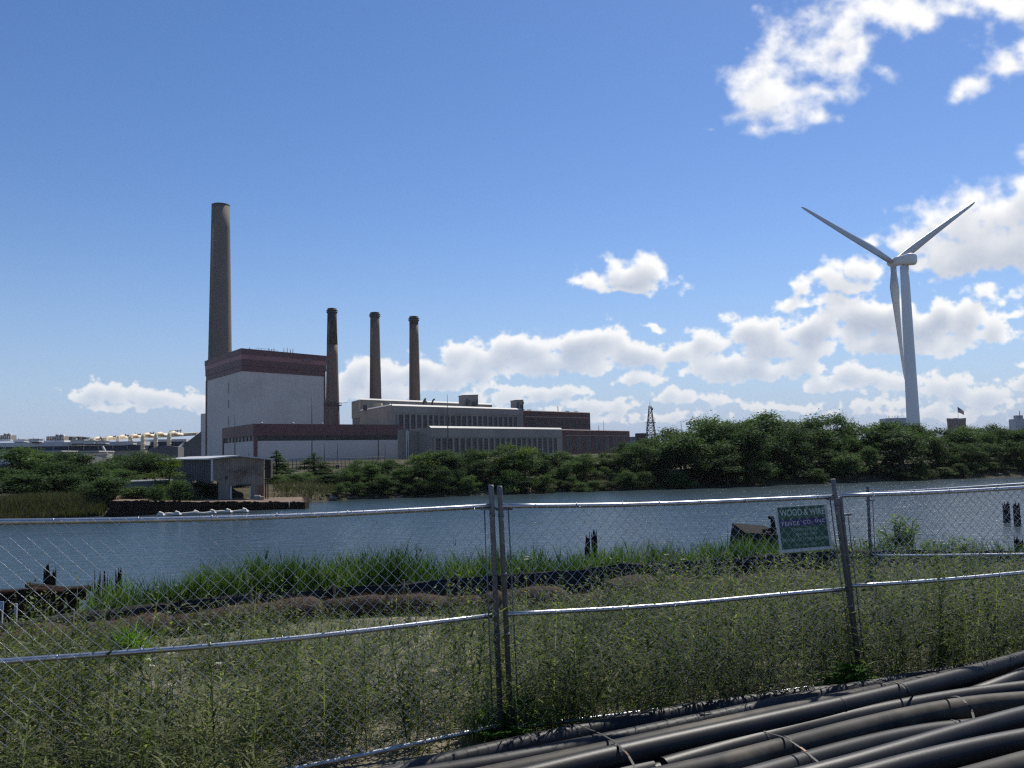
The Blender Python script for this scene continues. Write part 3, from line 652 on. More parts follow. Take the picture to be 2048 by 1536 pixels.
OLDWOOD = mat('tarred_old_timber', (.016, .0125, .010), (.045, .033, .024), .95, spec=.1, scale=7, detail=8, bump=1.0, bscale=30, streak=(2, 2, .25))
REDWOOD = mat('split_reddish_timber', (.035, .016, .010), (.017, .011, .008), .95, spec=.1, scale=9, detail=8, bump=1.0, bscale=40, streak=(.3, 2, 2))
def stump(px, pyt, pyb, y, wpx, label, group='rotten timber piles', zb=None, seed=0):
    rng = random.Random(seed); r = wpx / 2 * y / FPX; c = at(px, pyb, y); top = at(px, pyt, y).z; zb = min(c.z, zb if zb is not None else c.z) - .1; n = 14
    o = MB(); prof = []; hs = [0, .25, .5, .75, .9, 1.0]; vs = []; tops = [rng.uniform(-.28, .0) if rng.random() < .7 else rng.uniform(0, .12) for _ in range(n)]
    for h in hs:
        for j in range(n):
            w = 2 * math.pi * j / n; rr = r * (1 + .14 * math.sin(3 * w + seed) + rng.uniform(-.07, .07)) * (1.06 - .12 * h)
            z = zb + (top - zb) * h + (tops[j] * (top - zb) * .45 * max(0, (h - .7) / .3))
            vs.append((c.x + math.cos(w) * rr + .04 * r * math.sin(h * 3 + seed), y + math.sin(w) * rr, z))
    k = len(hs); fs = [(i * n + j, i * n + (j + 1) % n, (i + 1) * n + (j + 1) % n, (i + 1) * n + j) for i in range(k - 1) for j in range(n)]
    ctr = len(vs); vs.append((c.x, y, zb + (top - zb) * .72)); fs += [((k - 1) * n + j, (k - 1) * n + (j + 1) % n, ctr) for j in range(n)]
    o.add(vs, fs); ob = o.build('timber_pile', OLDWOOD, origin=(c.x, y, zb)); return tag(ob, label, 'pile', group)
stump(98, 1133, 1215, 13.2, 22, 'broad jagged pile stump rising from the dark timber wall', zb=EYE - 3.2, seed=1)
stump(194, 1152, 1225, 14.6, 12, 'first of three small stumps in the yellowish reeds', zb=0, seed=2)
stump(210, 1150, 1225, 14.9, 11, 'middle of three small stumps in the yellowish reeds', zb=0, seed=3)
stump(237, 1147, 1210, 15.6, 13, 'square topped stump right of the yellowish reeds', zb=0, seed=4)
stump(1176, 1077, 1125, 20.5, 12, 'shorter leafy pile of the pair in the reeds right of the double post', zb=-.6, seed=5)
stump(1190, 1067, 1125, 20.6, 12, 'taller bare pile of the pair in the reeds right of the double post', zb=-.6, seed=6)
stump(2014, 1003, 1034, 48, 13, 'left pile of the two standing in open water', zb=-1.2, seed=7)
stump(2034.5, 1004, 1038, 46, 12, 'right pile of the two standing in open water', zb=-1.2, seed=8)
stump(2041, 1073, 1112, 19.5, 22, 'dark ragged pile at the right edge of the bank', zb=-.6, seed=9)
def plank(a, b, w, h, roll=0):
    d = (b - a); L = d.length; q = d.to_track_quat('X', 'Z').to_matrix() @ Matrix.Rotation(roll, 3, 'X'); return (a + b) / 2, (L, w, h), q
def timber_wall():
    y = 12.4; root = thing('timber_bulkhead', at(70, 1240, y), 'black timber bulkhead at the left edge with loose boards on top', 'bulkhead')
    tl, tr = at(-160, 1200, y - .8), at(156, 1184, y + .9); k = 14
    for i in range(k):
        a = tl.lerp(tr, i / k); b = tl.lerp(tr, (i + 1) / k); c = (a + b) / 2; dz = random.uniform(-.10, .03)
        MB().box((c.x, c.y + random.uniform(-.03, .03), c.z - .6 + dz), ((b - a).length - .012, .12, 1.2), Matrix.Rotation(math.atan2((b - a).y, (b - a).x), 3, 'Z')).build('upright_plank', OLDWOOD, root)
    MB().box(*plank(tl + Vector((0, .16, -.04)), tr + Vector((0, .16, -.04)), .2, .2)).build('waling_beam', OLDWOOD, root)
    return root
timber_wall()
def loose(name, px0, py0, px1, py1, y, w, h, m, label):
    o = MB(); a, b = at(px0, py0, y), at(px1, py1, y + .25); o.box(*plank(a, b, w, h, random.uniform(-.3, .3))); ob = o.build(name, m, origin=(a + b) / 2); md = ob.modifiers.new('edge', 'BEVEL'); md.width = .015; tag(ob, label, 'board', 'loose boards on the timber wall')
loose('loose_board', 50, 1170, 128, 1178, 12.7, .12, .05, OLDWOOD, 'dark board jutting out left on top of the timber wall beside the broad stump')
loose('loose_board', 60, 1178, 128, 1183, 12.5, .12, .05, REDWOOD, 'reddish split board under the dark one, beside the broad stump')
loose('loose_board', -40, 1187, 34, 1184, 12.3, .12, .05, REDWOOD, 'grey red board at the left edge on the timber wall')
loose('loose_board', 120, 1183, 182, 1176, 12.9, .12, .08, OLDWOOD, 'dark beam end running right from the timber wall to the reeds')
for px, t0, b0, lab, cap in ((4.5, 1204, 1250, 'thin survey stake with a pale blue tag at the left edge', True), (31.5, 1207, 1246, 'plain white survey stake next to the tagged one', False)):
    STKW = mat('white_painted_stake', (.42, .44, .46), (.30, .31, .32), .7, scale=20); y = 10.6; a, b = at(px, t0, y), at(px, b0, y)
    o = MB().box(((a + b) / 2), (.03 if not cap else .014, .02, (a - b).length)); ob = o.build('survey_stake', STKW, origin=b); tag(ob, lab, 'stake')
    if cap: MB().box(a - Vector((0, .016, .04)), (.055, .01, .10)).build('tag', mat('pale_blue_tag', (.30, .40, .52), (.25, .34, .45), .6), ob)
def crib():
    y = 19.5; W = OLDWOOD; root = thing('timber_crib', at(1520, 1095, y), 'wrecked box of dark planks tipped on the water edge left of the sign', 'timber crib')
    a, b, c, d = at(1478, 1086, y), at(1490, 1065, y + .2), at(1558, 1070, y + .2), at(1572, 1096, y)
    dv = Vector((.0, 1.1, .12)); o = MB()
    low = Vector((0, 0, -.5)); o.hexa([a + low, d + low, d + low + dv, a + low + dv, b, c, c + dv, b + dv]); ob = o.build('box', mat('grey_brown_planks', (.034, .028, .021), (.018, .015, .012), .95, spec=.1, scale=6, bump=.8, bscale=20, streak=(.2, 2, 2)), root)
    p0, p1 = at(1548, 1066, y + .5), at(1545, 1036, y + .5); MB().tube([p0 - Vector((0, 0, .3)), p0, p1 + Vector((0, 0, -.05)), p1, p1 + Vector((-.09, 0, .02))], [.07, .065, .05, .045, .04], 8).build('bent_post', W, root)
    MB().box(*plank(at(1526, 1061, y + .4), at(1552, 1057, y + .4), .1, .06)).build('loose_plank', W, root)
crib()

# ------------------------------------------------------------------ vegetation of the near bank (nobody could count it)
def near_weeds():
    rng = np.random.default_rng(21)
    WEED = leaf_mat('weed_leaves', (.034, .053, .022), (.25, .258, .118), .44, rnd=0)
    N = 8600
    x = rng.uniform(-9.5, 14, N * 3); y = rng.uniform(4.6, 17, N * 3)
    s = silt_y(x); keep = (y < s - np.where(x < 6, 1.5, 1.1))
    # clear of the pipe pile and not left of the view
    keep &= ~((y < 6.35 + .30 * np.clip(x + .3, -10, 20)) & (x > -1.6)) & (np.abs(x) < 1.2 + y * .70)
    dens = fbm(x * .55, y * .55, 3, 77) + .12 * (x > 0) + np.where((y > 8.0) & (y < 12.6) & (x < -1.0) & (x > -4.4), -.30, 0)
    keep &= rng.random(len(x)) < np.clip(.82 + dens * 2.2, .10, 1)
    x, y = x[keep][:N], y[keep][:N]; n = len(x); z = ground_z(x, y)
    hgt = np.clip((.66 - np.where(x < 5, .56, .44) * np.clip((s[keep][:N] - y - 1.0) / -4.0 + 1, 0, 1) ** .8) + .36 * fbm(x * .4 + 9, y * .4, 3, 8) + .40 * fbm(x * 1.3 + 3, y * 1.3, 2, 18) + rng.normal(0, .13, n),   .10, 1.25) * np.where(x > 1.2, 1.12, 1.0) * np.where((y < 7) & (x < 1), .9, 1)
    parts = []; hue = np.clip(.30 + fbm(x * .8, y * .8, 3, 55) * .9 + rng.normal(0, .20, n), 0, 1)
    # stalks
    d = rng.normal(size=(n, 3)) * .16; d[:, 2] = 1; d /= np.linalg.norm(d, axis=1)[:, None]
    base = np.stack([x, y, z - .02], 1)
    parts.append(blades(base, d, hgt, np.full(n, .0035), rng, np.clip(hue * .7 + .18, 0, 1), seg=3, bend=.12))
    # side twigs with small narrow leaves
    for k in range(26):
        f = rng.uniform(.12, 1.0, n); p = base + d * (hgt * f)[:, None]
        w = rng.random(n) * 2 * np.pi; q = np.stack([np.cos(w), np.sin(w), rng.uniform(.1, 1.1, n)], 1); q /= np.linalg.norm(q, axis=1)[:, None]
        L = rng.uniform(.035, .135, n) * (1.25 - .6 * f) * np.clip(hgt / .45, .4, 1.1); p2 = p + q * (L * rng.uniform(0, 1.2, n))[:, None]
        parts.append(blades(p2, q, L, rng.uniform(.0045, .011, n), rng, np.clip(hue + rng.normal(0, .17, n), 0, 1), seg=2, bend=.5))
    # taller upright stalks in loose patches, some of them dead and tan
    t = rng.random(n) < np.clip(.16 + .9 * fbm(x * .75 + 30, y * .75, 3, 44) + .05 * (y < 8), .015, .6); bt, ht = base[t], np.clip(hgt[t] * 1.35 + rng.uniform(.02, .25, t.sum()) * np.clip(hgt[t] / .5, .1, 1), .12, 1.15); k_ = len(bt)
    dead = rng.random(k_) < .22; ht_hue = np.where(dead, rng.uniform(.85, 1.0, k_), np.clip(rng.normal(.22, .14, k_), 0, 1)); dt = rng.normal(size=(k_, 3)) * .09; dt[:, 2] = 1; dt /= np.linalg.norm(dt, axis=1)[:, None]
    parts.append(blades(bt, dt, ht, np.full(k_, .0052), rng, np.clip(ht_hue + .08, 0, 1), seg=3, bend=.06))
    for k in range(34):
        f = (k + rng.random(k_)) / 34 * .9 + .12; p = bt + dt * (ht * f)[:, None]; w = rng.random(k_) * 6.28; q = np.stack([np.cos(w), np.sin(w), rng.uniform(.5, 1.6, k_)], 1); q /= np.linalg.norm(q, axis=1)[:, None]
        keep_ = ~dead | (rng.random(k_) < .25); parts.append(blades(p[keep_], q[keep_], (rng.uniform(.05, .13, k_) * (1.15 - .75 * f))[keep_], rng.uniform(.006, .013, k_)[keep_], rng, np.clip(ht_hue + rng.normal(0, .12, k_), 0, 1)[keep_], seg=2, bend=.55))
    # short grass and litter close to the ground
    m0 = 15000; xg = rng.uniform(-9, 13.5, m0); yg = rng.uniform(5.2, 16.5, m0); kg = (yg < silt_y(xg) - .6) & (np.abs(xg) < 1.2 + yg * .70) & ~((yg < 6.35 + .30 * np.clip(xg + .3, -10, 20)) & (xg > -1.6)) & (fbm(xg * .9, yg * .9, 3, 66) > -.16)
    xg, yg = xg[kg], yg[kg]; bg_ = np.stack([xg, yg, ground_z(xg, yg) - .01], 1); hg_ = np.clip(rng.normal(.5, .25, len(xg)), 0, 1)
    for k in range(4):
        dg_ = rng.normal(size=(len(xg), 3)) * .6; dg_[:, 2] = 1; dg_ /= np.linalg.norm(dg_, axis=1)[:, None]
        parts.append(blades(bg_ + rng.normal(size=(len(xg), 3)) * np.array([.03, .03, 0]), dg_, rng.uniform(.05, .17, len(xg)), rng.uniform(.003, .006, len(xg)), rng, np.clip(hg_ + rng.normal(0, .1, len(xg)), 0, 1), seg=2, bend=.6))
    # seed heads, dry stems and grass between
    m = n // 3; i = rng.integers(0, n, m); w = rng.normal(size=(m, 3)) * .3; w[:, 2] = 1
    for k in range(5):
        ww = w + rng.normal(size=(m, 3)) * .22; ww /= np.linalg.norm(ww, axis=1)[:, None]
        parts.append(blades(base[i] + rng.normal(size=(m, 3)) * np.array([.05, .05, 0]), ww, rng.uniform(.12, .42, m), np.full(m, .003), rng, np.clip(rng.normal(.75, .2, m), 0, 1), seg=3, bend=.5))
    tip = base[i] + d[i] * hgt[i][:, None]
    for k in range(7):
        parts.append(cards(tip + rng.normal(size=(m, 3)) * np.array([.02, .02, .045]), rng.normal(size=(m, 3)), rng.uniform(.004, .011, m), .6, rng, np.clip(rng.normal(.9, .14, m), 0, 1)))
    V, F, T = merge(parts); o = np_mesh('weeds', V, F, WEED, T); tag(o, 'tall scruffy green weeds covering the sandy lot around the fence', 'weeds', kind='stuff')
near_weeds()
def reeds():
    rng = np.random.default_rng(5); RD = leaf_mat('reed_leaves', (.022, .050, .017), (.135, .19, .068), .42, rnd=0)
    N = 7500; x = rng.uniform(-9, 13.5, N * 2); s = silt_y(x); y = s + .35 + rng.random(N * 2) ** 1.3 * 4.2
    px = to_px(x, y, np.full(len(x), EYE - 2.4))[0]
    dens = np.interp(px, [-50, 155, 165, 250, 420, 900, 1010, 1100, 1160, 1230, 1300, 1400, 1500, 1650, 1690, 1760, 2100], [0, 0, .6, .9, 1, 1, .95, .85, .6, .9, 1, .9, 1, .9, .35, .3, .2])
    dens = dens * np.clip(.75 + fbm(x * 1.1, y * .9, 3, 91) * 1.6, .1, 1.2)
    k = rng.random(len(x)) < dens; x, y, px = x[k][:N], y[k][:N], px[k][:N]; n = len(x); z = np.maximum(ground_z(x, y), -.3)
    # heights so that the tops reach the photograph's skyline of reeds
    topy = np.interp(px, [150, 250, 330, 420, 520, 640, 760, 880, 985, 1060, 1130, 1200, 1260, 1340, 1420, 1500, 1600, 1700, 2048], [1180, 1165, 1150, 1135, 1118, 1108, 1100, 1103, 1102, 1100, 1105, 1105, 1088, 1092, 1092, 1080, 1075, 1085, 1095])
    v = np.stack([(px - 1024) / FPX, (768 - topy) / FPX, -np.ones(n)]); dw = CR @ v; ztop = EYE + dw[2] / dw[1] * y
    hgt = np.clip((ztop - z) * rng.uniform(.62, 1.0, n) * np.clip(.92 + fbm(x * 1.7, y * 1.7, 2, 12) * .5, .6, 1.12), .25, 2.4)
    hue = np.clip(.35 + fbm(x * .9, y * .9, 3, 15) * .9 + np.where(px < 260, .38, 0) + rng.normal(0, .10, n), 0, 1)
    d = rng.normal(size=(n, 3)) * .07; d[:, 2] = 1; d /= np.linalg.norm(d, axis=1)[:, None]; base = np.stack([x, y, z - .05], 1)
    parts = [blades(base, d, hgt, np.full(n, .006), rng, hue * .8, seg=3, bend=.08)]
    for q in range(11):
        f = rng.uniform(.1, .9, n); p = base + d * (hgt * f)[:, None]; w = rng.random(n) * 2 * np.pi
        e = np.stack([np.cos(w) * .5, np.sin(w) * .5, rng.uniform(1.0, 2.3, n)], 1); e /= np.linalg.norm(e, axis=1)[:, None]
        parts.append(blades(p, e, rng.uniform(.20, .46, n), rng.uniform(.005, .010, n), rng, np.clip(hue + rng.normal(0, .16, n), 0, 1), seg=3, bend=rng.uniform(.2, .6)))
    m = n // 14; i = rng.integers(0, n, m); tip = base[i] + d[i] * hgt[i][:, None]
    for q in range(5): parts.append(blades(tip + rng.normal(size=(m, 3)) * .015, d[i] + rng.normal(size=(m, 3)) * .2, rng.uniform(.10, .22, m), np.full(m, .007), rng, np.full(m, .05), seg=2, bend=.4))
    V, F, T = merge(parts); o = np_mesh('reeds', V, F, RD, T); tag(o, 'bright green reeds growing on the bank behind the silt fence', 'reeds', kind='stuff')
reeds()
def leafy_plant(name, c, h, n_st, spread, leaf, lm, sm_, label, cat, group=None, seed=0, ups=1.0, nl=26, narrow=.28):
    rng = np.random.default_rng(seed); root = thing(name, c, label, cat, group); o = MB(); LV = []
    for s in range(n_st):
        w = rng.random() * 2 * np.pi; r = rng.random() * spread; hh = h * rng.uniform(.6, 1.0) * (1 - .45 * r / max(spread, .01)); p = Vector(c); pts = [p + Vector((0, 0, -.05))]; dv = Vector((math.cos(w) * r, math.sin(w) * r, 0))
        for k in range(1, 6): f = k / 5; pts.append(p + dv * f ** .8 + Vector((rng.normal() * .015, rng.normal() * .015, hh * f)))
        o.tube(pts, [.012 * h * (1 - .13 * k) for k in range(6)], 5)
        P = np.array(pts)
        f = rng.uniform(.18, 1.02, nl) ** .8 * 4.99; i = f.astype(int).clip(0, 4); q = P[i] + (P[i + 1] - P[i]) * (f - i)[:, None]
        a = rng.random(nl) * 2 * np.pi; e = np.stack([np.cos(a), np.sin(a), rng.uniform(.2, 1.3, nl) * ups], 1); e /= np.linalg.norm(e, axis=1)[:, None]
        LV.append(blades(q + e * rng.uniform(0, .10, nl)[:, None] * h * .6, e, rng.uniform(.6, 1.2, nl) * leaf, rng.uniform(.8, 1.2, nl) * leaf * narrow * .5, rng, np.clip(rng.normal(.5, .22, nl), 0, 1), seg=3, bend=.5))
    o.build('stem', sm_, root); V, F, T = merge(LV); np_mesh('foliage', V, F, lm, T, parent=root, origin=tuple(root.location)); return root
SHRUBL = leaf_mat('shrub_leaves', (.035, .075, .02), (.20, .26, .085), .45, rnd=0); GREEN = leaf_mat('fresh_green_leaves', (.05, .12, .02), (.20, .33, .05), .5, rnd=0)
STEM = mat('green_brown_stem', (.07, .07, .035), (.05, .04, .025), .8, scale=20)
def foot(px, py, y):
    p = at(px, py, y); return (p.x, p.y, gz(p.x, p.y))
f0 = foot(1800, 1100, 18.0); leafy_plant('leafy_shrub', f0, at(1800, 1012, 18.0).z - f0[2], 26, .85, .16, SHRUBL, STEM, 'tall leafy shrub on the bank behind the farther fence panel', 'shrub', seed=3, nl=60)
f0 = foot(1905, 1100, 17.2); leafy_plant('leafy_shrub', f0, at(1905, 1060, 17.2).z - f0[2], 12, .5, .12, SHRUBL, STEM, 'lower thin shrub right of the tall leafy one', 'shrub', seed=4, nl=40)
for k, (px, py, y) in enumerate(((1700, 1062, 17), (1720, 1058, 17.5), (1928, 1066, 17), (1945, 1056, 17.2), (1968, 1070, 17), (1998, 1064, 17.1), (2022, 1072, 16.8))):
    f0 = foot(px, 1100, y); leafy_plant('wild_sprig', f0, at(px, py, y).z - f0[2], 3, .10, .10, SHRUBL, STEM, 'thin upright sprig on the bank top against the bright water at right', 'sprig', 'thin sprigs along the bank at right', seed=20 + k, nl=22)
f0 = foot(262, 1285, 9.0); leafy_plant('grass_tuft', f0, .42, 70, .16, .30, GREEN, STEM, 'bright yellow green tuft of grass in front of the wattles at left', 'grass tuft', seed=8, nl=6, ups=3, narrow=.06)
f0 = foot(1700, 1365, 7.45); leafy_plant('climbing_vine', f0, .36, 14, .16, .11, GREEN, STEM, 'broad leaved green vine at the foot of the leaning post', 'vine', seed=9, nl=16, narrow=.8, ups=.5)
f0 = foot(1035, 1440, 6.75); leafy_plant('broadleaf_weed', f0, .30, 26, .42, .13, GREEN, STEM, 'light green broad leaved weed at the foot of the double post', 'weed', seed=10, nl=14, narrow=.35, ups=.6)
f0 = foot(1195, 1420, 7.2); o = MB(); p = at(1197, 1388, 7.1); YL = mat('yellow_leaf', (.55, .42, .02), (.42, .30, .02), .6, scale=30)
o.add([p + Vector(q) for q in ((-.02, 0, -.05), (.0, .006, -.075), (.02, 0, -.03), (.026, .004, .02), (.008, -.006, .05), (-.014, .002, .01))], [(0, 1, 2, 3), (0, 3, 4, 5)])
o.tube([Vector(f0), p + Vector((0, .01, -.03))], .002, 4); tag(o.build('yellow_leaf', YL, origin=f0), 'single yellow leaf on a stalk among the weeds right of the double post', 'leaf')
def flower(px, py, y, seed):
    rng = np.random.default_rng(seed); c = at(px, py, y); g = gz(c.x, c.y); root = thing('wild_carrot_flower', (c.x, c.y, g), 'white flat topped wildflower standing above the weeds', 'wildflower', 'white wildflowers among the weeds')
    MB().tube([(c.x, c.y, g - .02), (c.x + .02, c.y, (g + c.z) / 2), c], .003, 5).build('stem', STEM, root)
    n = 90; a = rng.random(n) * 2 * np.pi; r = np.sqrt(rng.random(n)) * .040; P = np.stack([c.x + r * np.cos(a), c.y + r * np.sin(a), c.z + .012 - r * r * 6 + rng.normal(0, .002, n)], 1)
    nn = np.tile([0, 0, 1.0], (n, 1)) + rng.normal(size=(n, 3)) * .25
    V, F, T = cards(P, nn, rng.uniform(.004, .007, n), .9, rng, np.ones(n)); np_mesh('blossom', V, F, mat('white_petals', (.62, .62, .50), (.5, .52, .36), .8), T, parent=root, origin=tuple(root.location))
for k, (px, py, y) in enumerate(((138, 1287, 8.2), (148, 1298, 8), (168, 1283, 8.6), (55, 1308, 7.6), (296, 1320, 7.7), (300, 1333, 7.4), (341, 1371, 7.0), (393, 1300, 8.8), (412, 1250, 10), (340, 1307, 8.2), (288, 1348, 7.1), (1054, 1114, 14.2), (1053, 1119, 14), (1333, 1110, 15), (1367, 1119, 14.8), (1345, 1141, 13.6), (437, 1328, 8), (840, 1274, 9))): flower(px, py, y, 60 + k)

# ------------------------------------------------------------------ trees
BARK = mat('grey_brown_bark', (.085, .068, .05), (.05, .04, .03), .95, scale=6, bump=.6, bscale=24, streak=(2, 2, .4))
TREEL = leaf_mat('tree_leaves', (.012, .029, .012), (.098, .150, .053), .36, rnd=.60)
YELL = leaf_mat('yellow_green_leaves', (.035, .06, .012), (.17, .22, .05), .38, rnd=.15)
def tree_variant(seed, H=8.0, W=6.0, kind='round', n=6500, leaf=.135, lm=None, low=.12):
    rng = np.random.default_rng(seed); root = bpy.data.objects.new('tree', None); COL.objects.link(root)
    # limbs
    tr = MB(); th = H * .55; lean = rng.normal(0, .25, 2)
    trunk = [Vector((lean[0] * t * t, lean[1] * t * t, -.4 + (th + .4) * t)) for t in np.linspace(0, 1, 7)]
    if kind == 'cone': trunk = [Vector((0, 0, -.4 + (H * .95 + .4) * t)) for t in np.linspace(0, 1, 7)]
    tr.tube(trunk, [H * .022 * (1 - .62 * t) + .01 for t in np.linspace(0, 1, 7)], 8)
    lobes = []
    if kind == 'cone':
        for k in range(46):
            t = rng.uniform(.08, 1.0); w = rng.random() * 2 * np.pi; r = (1 - t) ** .8 * W * .42 * rng.uniform(.5, 1.0); lobes.append((np.array([math.cos(w) * r, math.sin(w) * r, H * (.06 + .92 * t)]), .16 * W * (1.15 - t) * rng.uniform(.7, 1.2)))
    else:
        nl = 30 if kind == 'round' else 26
        for k in range(nl):
            w = rng.random() * 2 * np.pi; t = rng.uniform(low, 1.0)
            prof = {'round': math.sin(math.pi * min(1, .18 + .80 * t)) ** .65, 'umbrella': (.45 + .75 * t) * (1 if t < .82 else (1 - (t - .82) * 3.2)), 'bush': (1 - t * .75)}[kind]
            r = W * .40 * prof * math.sqrt(rng.random()) * rng.uniform(.75, 1.2)
            lobes.append((np.array([math.cos(w) * r + lean[0] * t, math.sin(w) * r + lean[1] * t, H * (.08 + .86 * t)]), W * rng.uniform(.09, .17)))
    for c, r in lobes[:14]:
        h0 = min(th * .95, max(.3, c[2] * rng.uniform(.35, .7))); a = Vector((lean[0] * (h0 / th) ** 2, lean[1] * (h0 / th) ** 2, h0)); b = Vector(c); m = a.lerp(b, .5) + Vector((0, 0, -.12 * (b - a).length + .1))
        tr.tube([a, m, b], [H * .009, H * .006, H * .002], 5)
    t_ob = tr.build('trunk', BARK, root)
    P, Nn, T, Sz = [], [], [], []
    wsum = sum(r * r for _, r in lobes)
    for c, r in lobes:
        k = int(n * r * r / wsum); d = rng.normal(size=(k, 3)); d /= np.linalg.norm(d, axis=1)[:, None]
        rad = r * rng.uniform(.35, 1.15, k) ** .7 * (1 + .35 * np.sin(5 * d[:, 0] + 3 * d[:, 1] + c[0] * 9)); sq = np.array([1.15, 1.15, .82 if kind != 'cone' else .42])
        P.append(c + d * rad[:, None] * sq); nn = d * .5 + rng.normal(size=(k, 3)) * .7; nn[:, 2] += .45; Nn.append(nn / np.linalg.norm(nn, axis=1)[:, None])
        tone = rng.uniform(.15, .75); T.append(np.clip(tone + rng.normal(0, .17, k), 0, 1)); Sz.append(rng.uniform(.6, 1.25, k) * leaf)
    # outlying sprays that break the outline
    k = int(n * .12); i = rng.integers(0, len(lobes), k); c = np.array([l[0] for l in lobes])[i]; r = np.array([l[1] for l in lobes])[i]
    d = rng.normal(size=(k, 3)); d[:, 2] = np.abs(d[:, 2]) * .8; d /= np.linalg.norm(d, axis=1)[:, None]; P.append(c + d * (r * rng.uniform(1.0, 1.65, k))[:, None]); Nn.append(rng.normal(size=(k, 3))); T.append(rng.uniform(.2, .9, k)); Sz.append(rng.uniform(.5, 1.0, k) * leaf)
    P = np.concatenate(P); keep = P[:, 2] > .05; V, F, TT = cards(P[keep], np.concatenate(Nn)[keep], np.concatenate(Sz)[keep], .55, rng, np.concatenate(T)[keep], droop=.15)
    V[:, 2] = np.maximum(V[:, 2], .02)
    np_mesh('crown', V, F, lm or TREEL, TT, parent=root)
    top = float(np.percentile(V[:, 2], 99.6)); wid = float(np.percentile(V[:, 0], 98.5) - np.percentile(V[:, 0], 1.5))
    root['h0'] = top; root['w0'] = wid; return root
VAR = {'r1': tree_variant(1, 8, 6.2), 'r2': tree_variant(2, 8, 5.6, low=.05), 'r3': tree_variant(3, 8, 6.6, low=.0), 'u1': tree_variant(4, 8, 6.8, 'umbrella', low=.1), 'u2': tree_variant(5, 8, 6.4, 'umbrella', low=.2, n=5600), 'b1': tree_variant(6, 4, 6.0, 'bush', low=.0, n=5000, leaf=.12), 'b2': tree_variant(7, 4, 5.0, 'bush', low=.0, n=5000, leaf=.12), 'c1': tree_variant(8, 8, 5.2, 'cone', n=6000, leaf=.12), 'c2': tree_variant(9, 8, 4.8, 'cone', n=5200, leaf=.12), 'y1': tree_variant(10, 8, 6.2, 'umbrella', lm=YELL, low=.0), 'y2': tree_variant(11, 7, 4.6, 'round', lm=YELL, low=.0, n=3600, leaf=.12)}
USED = set()
def tree(name, var, px, top, y, wpx, label, group='trees on the far bank', cat='tree', rot=None):
    src = VAR[var]
    if var in USED: o = copy_tree(src)
    else: o = src; USED.add(var)
    p = at(px, top, y); g = gz(p.x, y); h = max(p.z - g, 1.0); w = wpx * y / FPX
    o.name = name; o.location = (p.x, y, g - .05); o.scale = (w / o['w0'], w / o['w0'], h / o['h0']); o.rotation_euler = (0, 0, rot if rot is not None else random.uniform(0, 6.28))
    tag(o, label, cat, group); return o
CT = [(640, 955), (670, 938), (700, 920), (740, 915), (800, 920), (850, 908), (900, 898), (950, 893), (1000, 890), (1050, 888), (1085, 900), (1120, 902), (1160, 903), (1200, 908), (1230, 900), (1255, 885), (1280, 870), (1330, 862), (1370, 850), (1385, 836), (1440, 836), (1500, 834), (1530, 826), (1580, 832), (1620, 848), (1650, 832), (1665, 826), (1685, 840), (1720, 846), (1760, 844), (1800, 846), (1840, 850), (1900, 852), (1960, 850), (2000, 855), (2048, 850), (2200, 846)]
def ctop(px): return float(np.interp(px, [a for a, _ in CT], [b for _, b in CT]))
def shore_depth(px, off):
    y = 90.0
    for _ in range(15): y = float(shore_y(at(px, 980, y).x)) + off
    return y
rt = random.Random(11)
def row(p0, p1, dens, off, dtop, wk, kinds, label, group):
    px = p0
    while px < p1:
        y = shore_depth(px, off + rt.uniform(-1, 1.5)); top = ctop(px) + dtop(); p = at(px, top, y); hp = (p.z - gz(p.x, y)) * FPX / y
        hp = max(hp, 26.0); k = rt.choice(kinds); w = hp * (.98 if k[0] == 'b' else .80) * wk * rt.uniform(.85, 1.25); tree('bush' if k[0] == 'b' else 'broadleaf_tree', k, px, top, y, w, label, group); px += w * dens * rt.uniform(.75, 1.2)
GW = 'trees of the dense wood on the far bank at right'
row(1262, 2130, .46, 13, lambda: rt.uniform(-6, 10), 1.15, ('u1', 'u2', 'r1'), 'tree at the back of the dense right wood, its top against the sky', GW)
row(1275, 2130, .52, 8, lambda: rt.uniform(0, 34), 1.15, ('r1', 'u1', 'r3', 'u2'), 'green tree in the middle rows of the dense wood at right', GW)
row(1266, 2130, .60, 3.4, lambda: rt.uniform(14, 78), 1.25, ('r2', 'r3', 'r1', 'u1'), 'leafy tree at the water edge of the dense wood at right', GW)
row(1262, 2130, .80, .9, lambda: rt.uniform(66, 106), 1.5, ('b1', 'b2', 'r3'), 'low dark bush at the foot of the dense right wood', 'bushes along the far water edge')
GC = 'trees along the far bank in front of the power station'
row(705, 1238, .55, 7, lambda: rt.uniform(-3, 9), 1.3, ('u1', 'r1', 'u2'), 'rounded green tree on the far bank in front of the long concrete hall', GC)
row(692, 1255, .55, 3.6, lambda: rt.uniform(6, 42), 1.3, ('r2', 'r3', 'r1', 'u1'), 'leafy green tree nearer the water, in front of the concrete hall', GC)
row(676, 1262, .62, .8, lambda: rt.uniform(30, 66), 1.3, ('b1', 'r2', 'r3'), 'low bush on the bank below the trees in front of the concrete hall', 'bushes along the far water edge')
tree('broadleaf_tree', 'y1', 1018, 887, shore_depth(1018, 4.5), 92, 'brighter yellow green tree, widest crown in front of the lower row of long windows')
tree('broadleaf_tree', 'y1', 862, 902, shore_depth(862, 5.0), 84, 'yellow green tree in front of the dark gap between white building and hall')
tree('broadleaf_tree', 'u1', 1664, 827, shore_depth(1664, 12), 60, 'slim tree whose tuft stands up above the wood left of the wind turbine')
tree('conifer_tree', 'c1', 553, 901, 104, 52, 'pointed dark young tree right beside the metal shed')
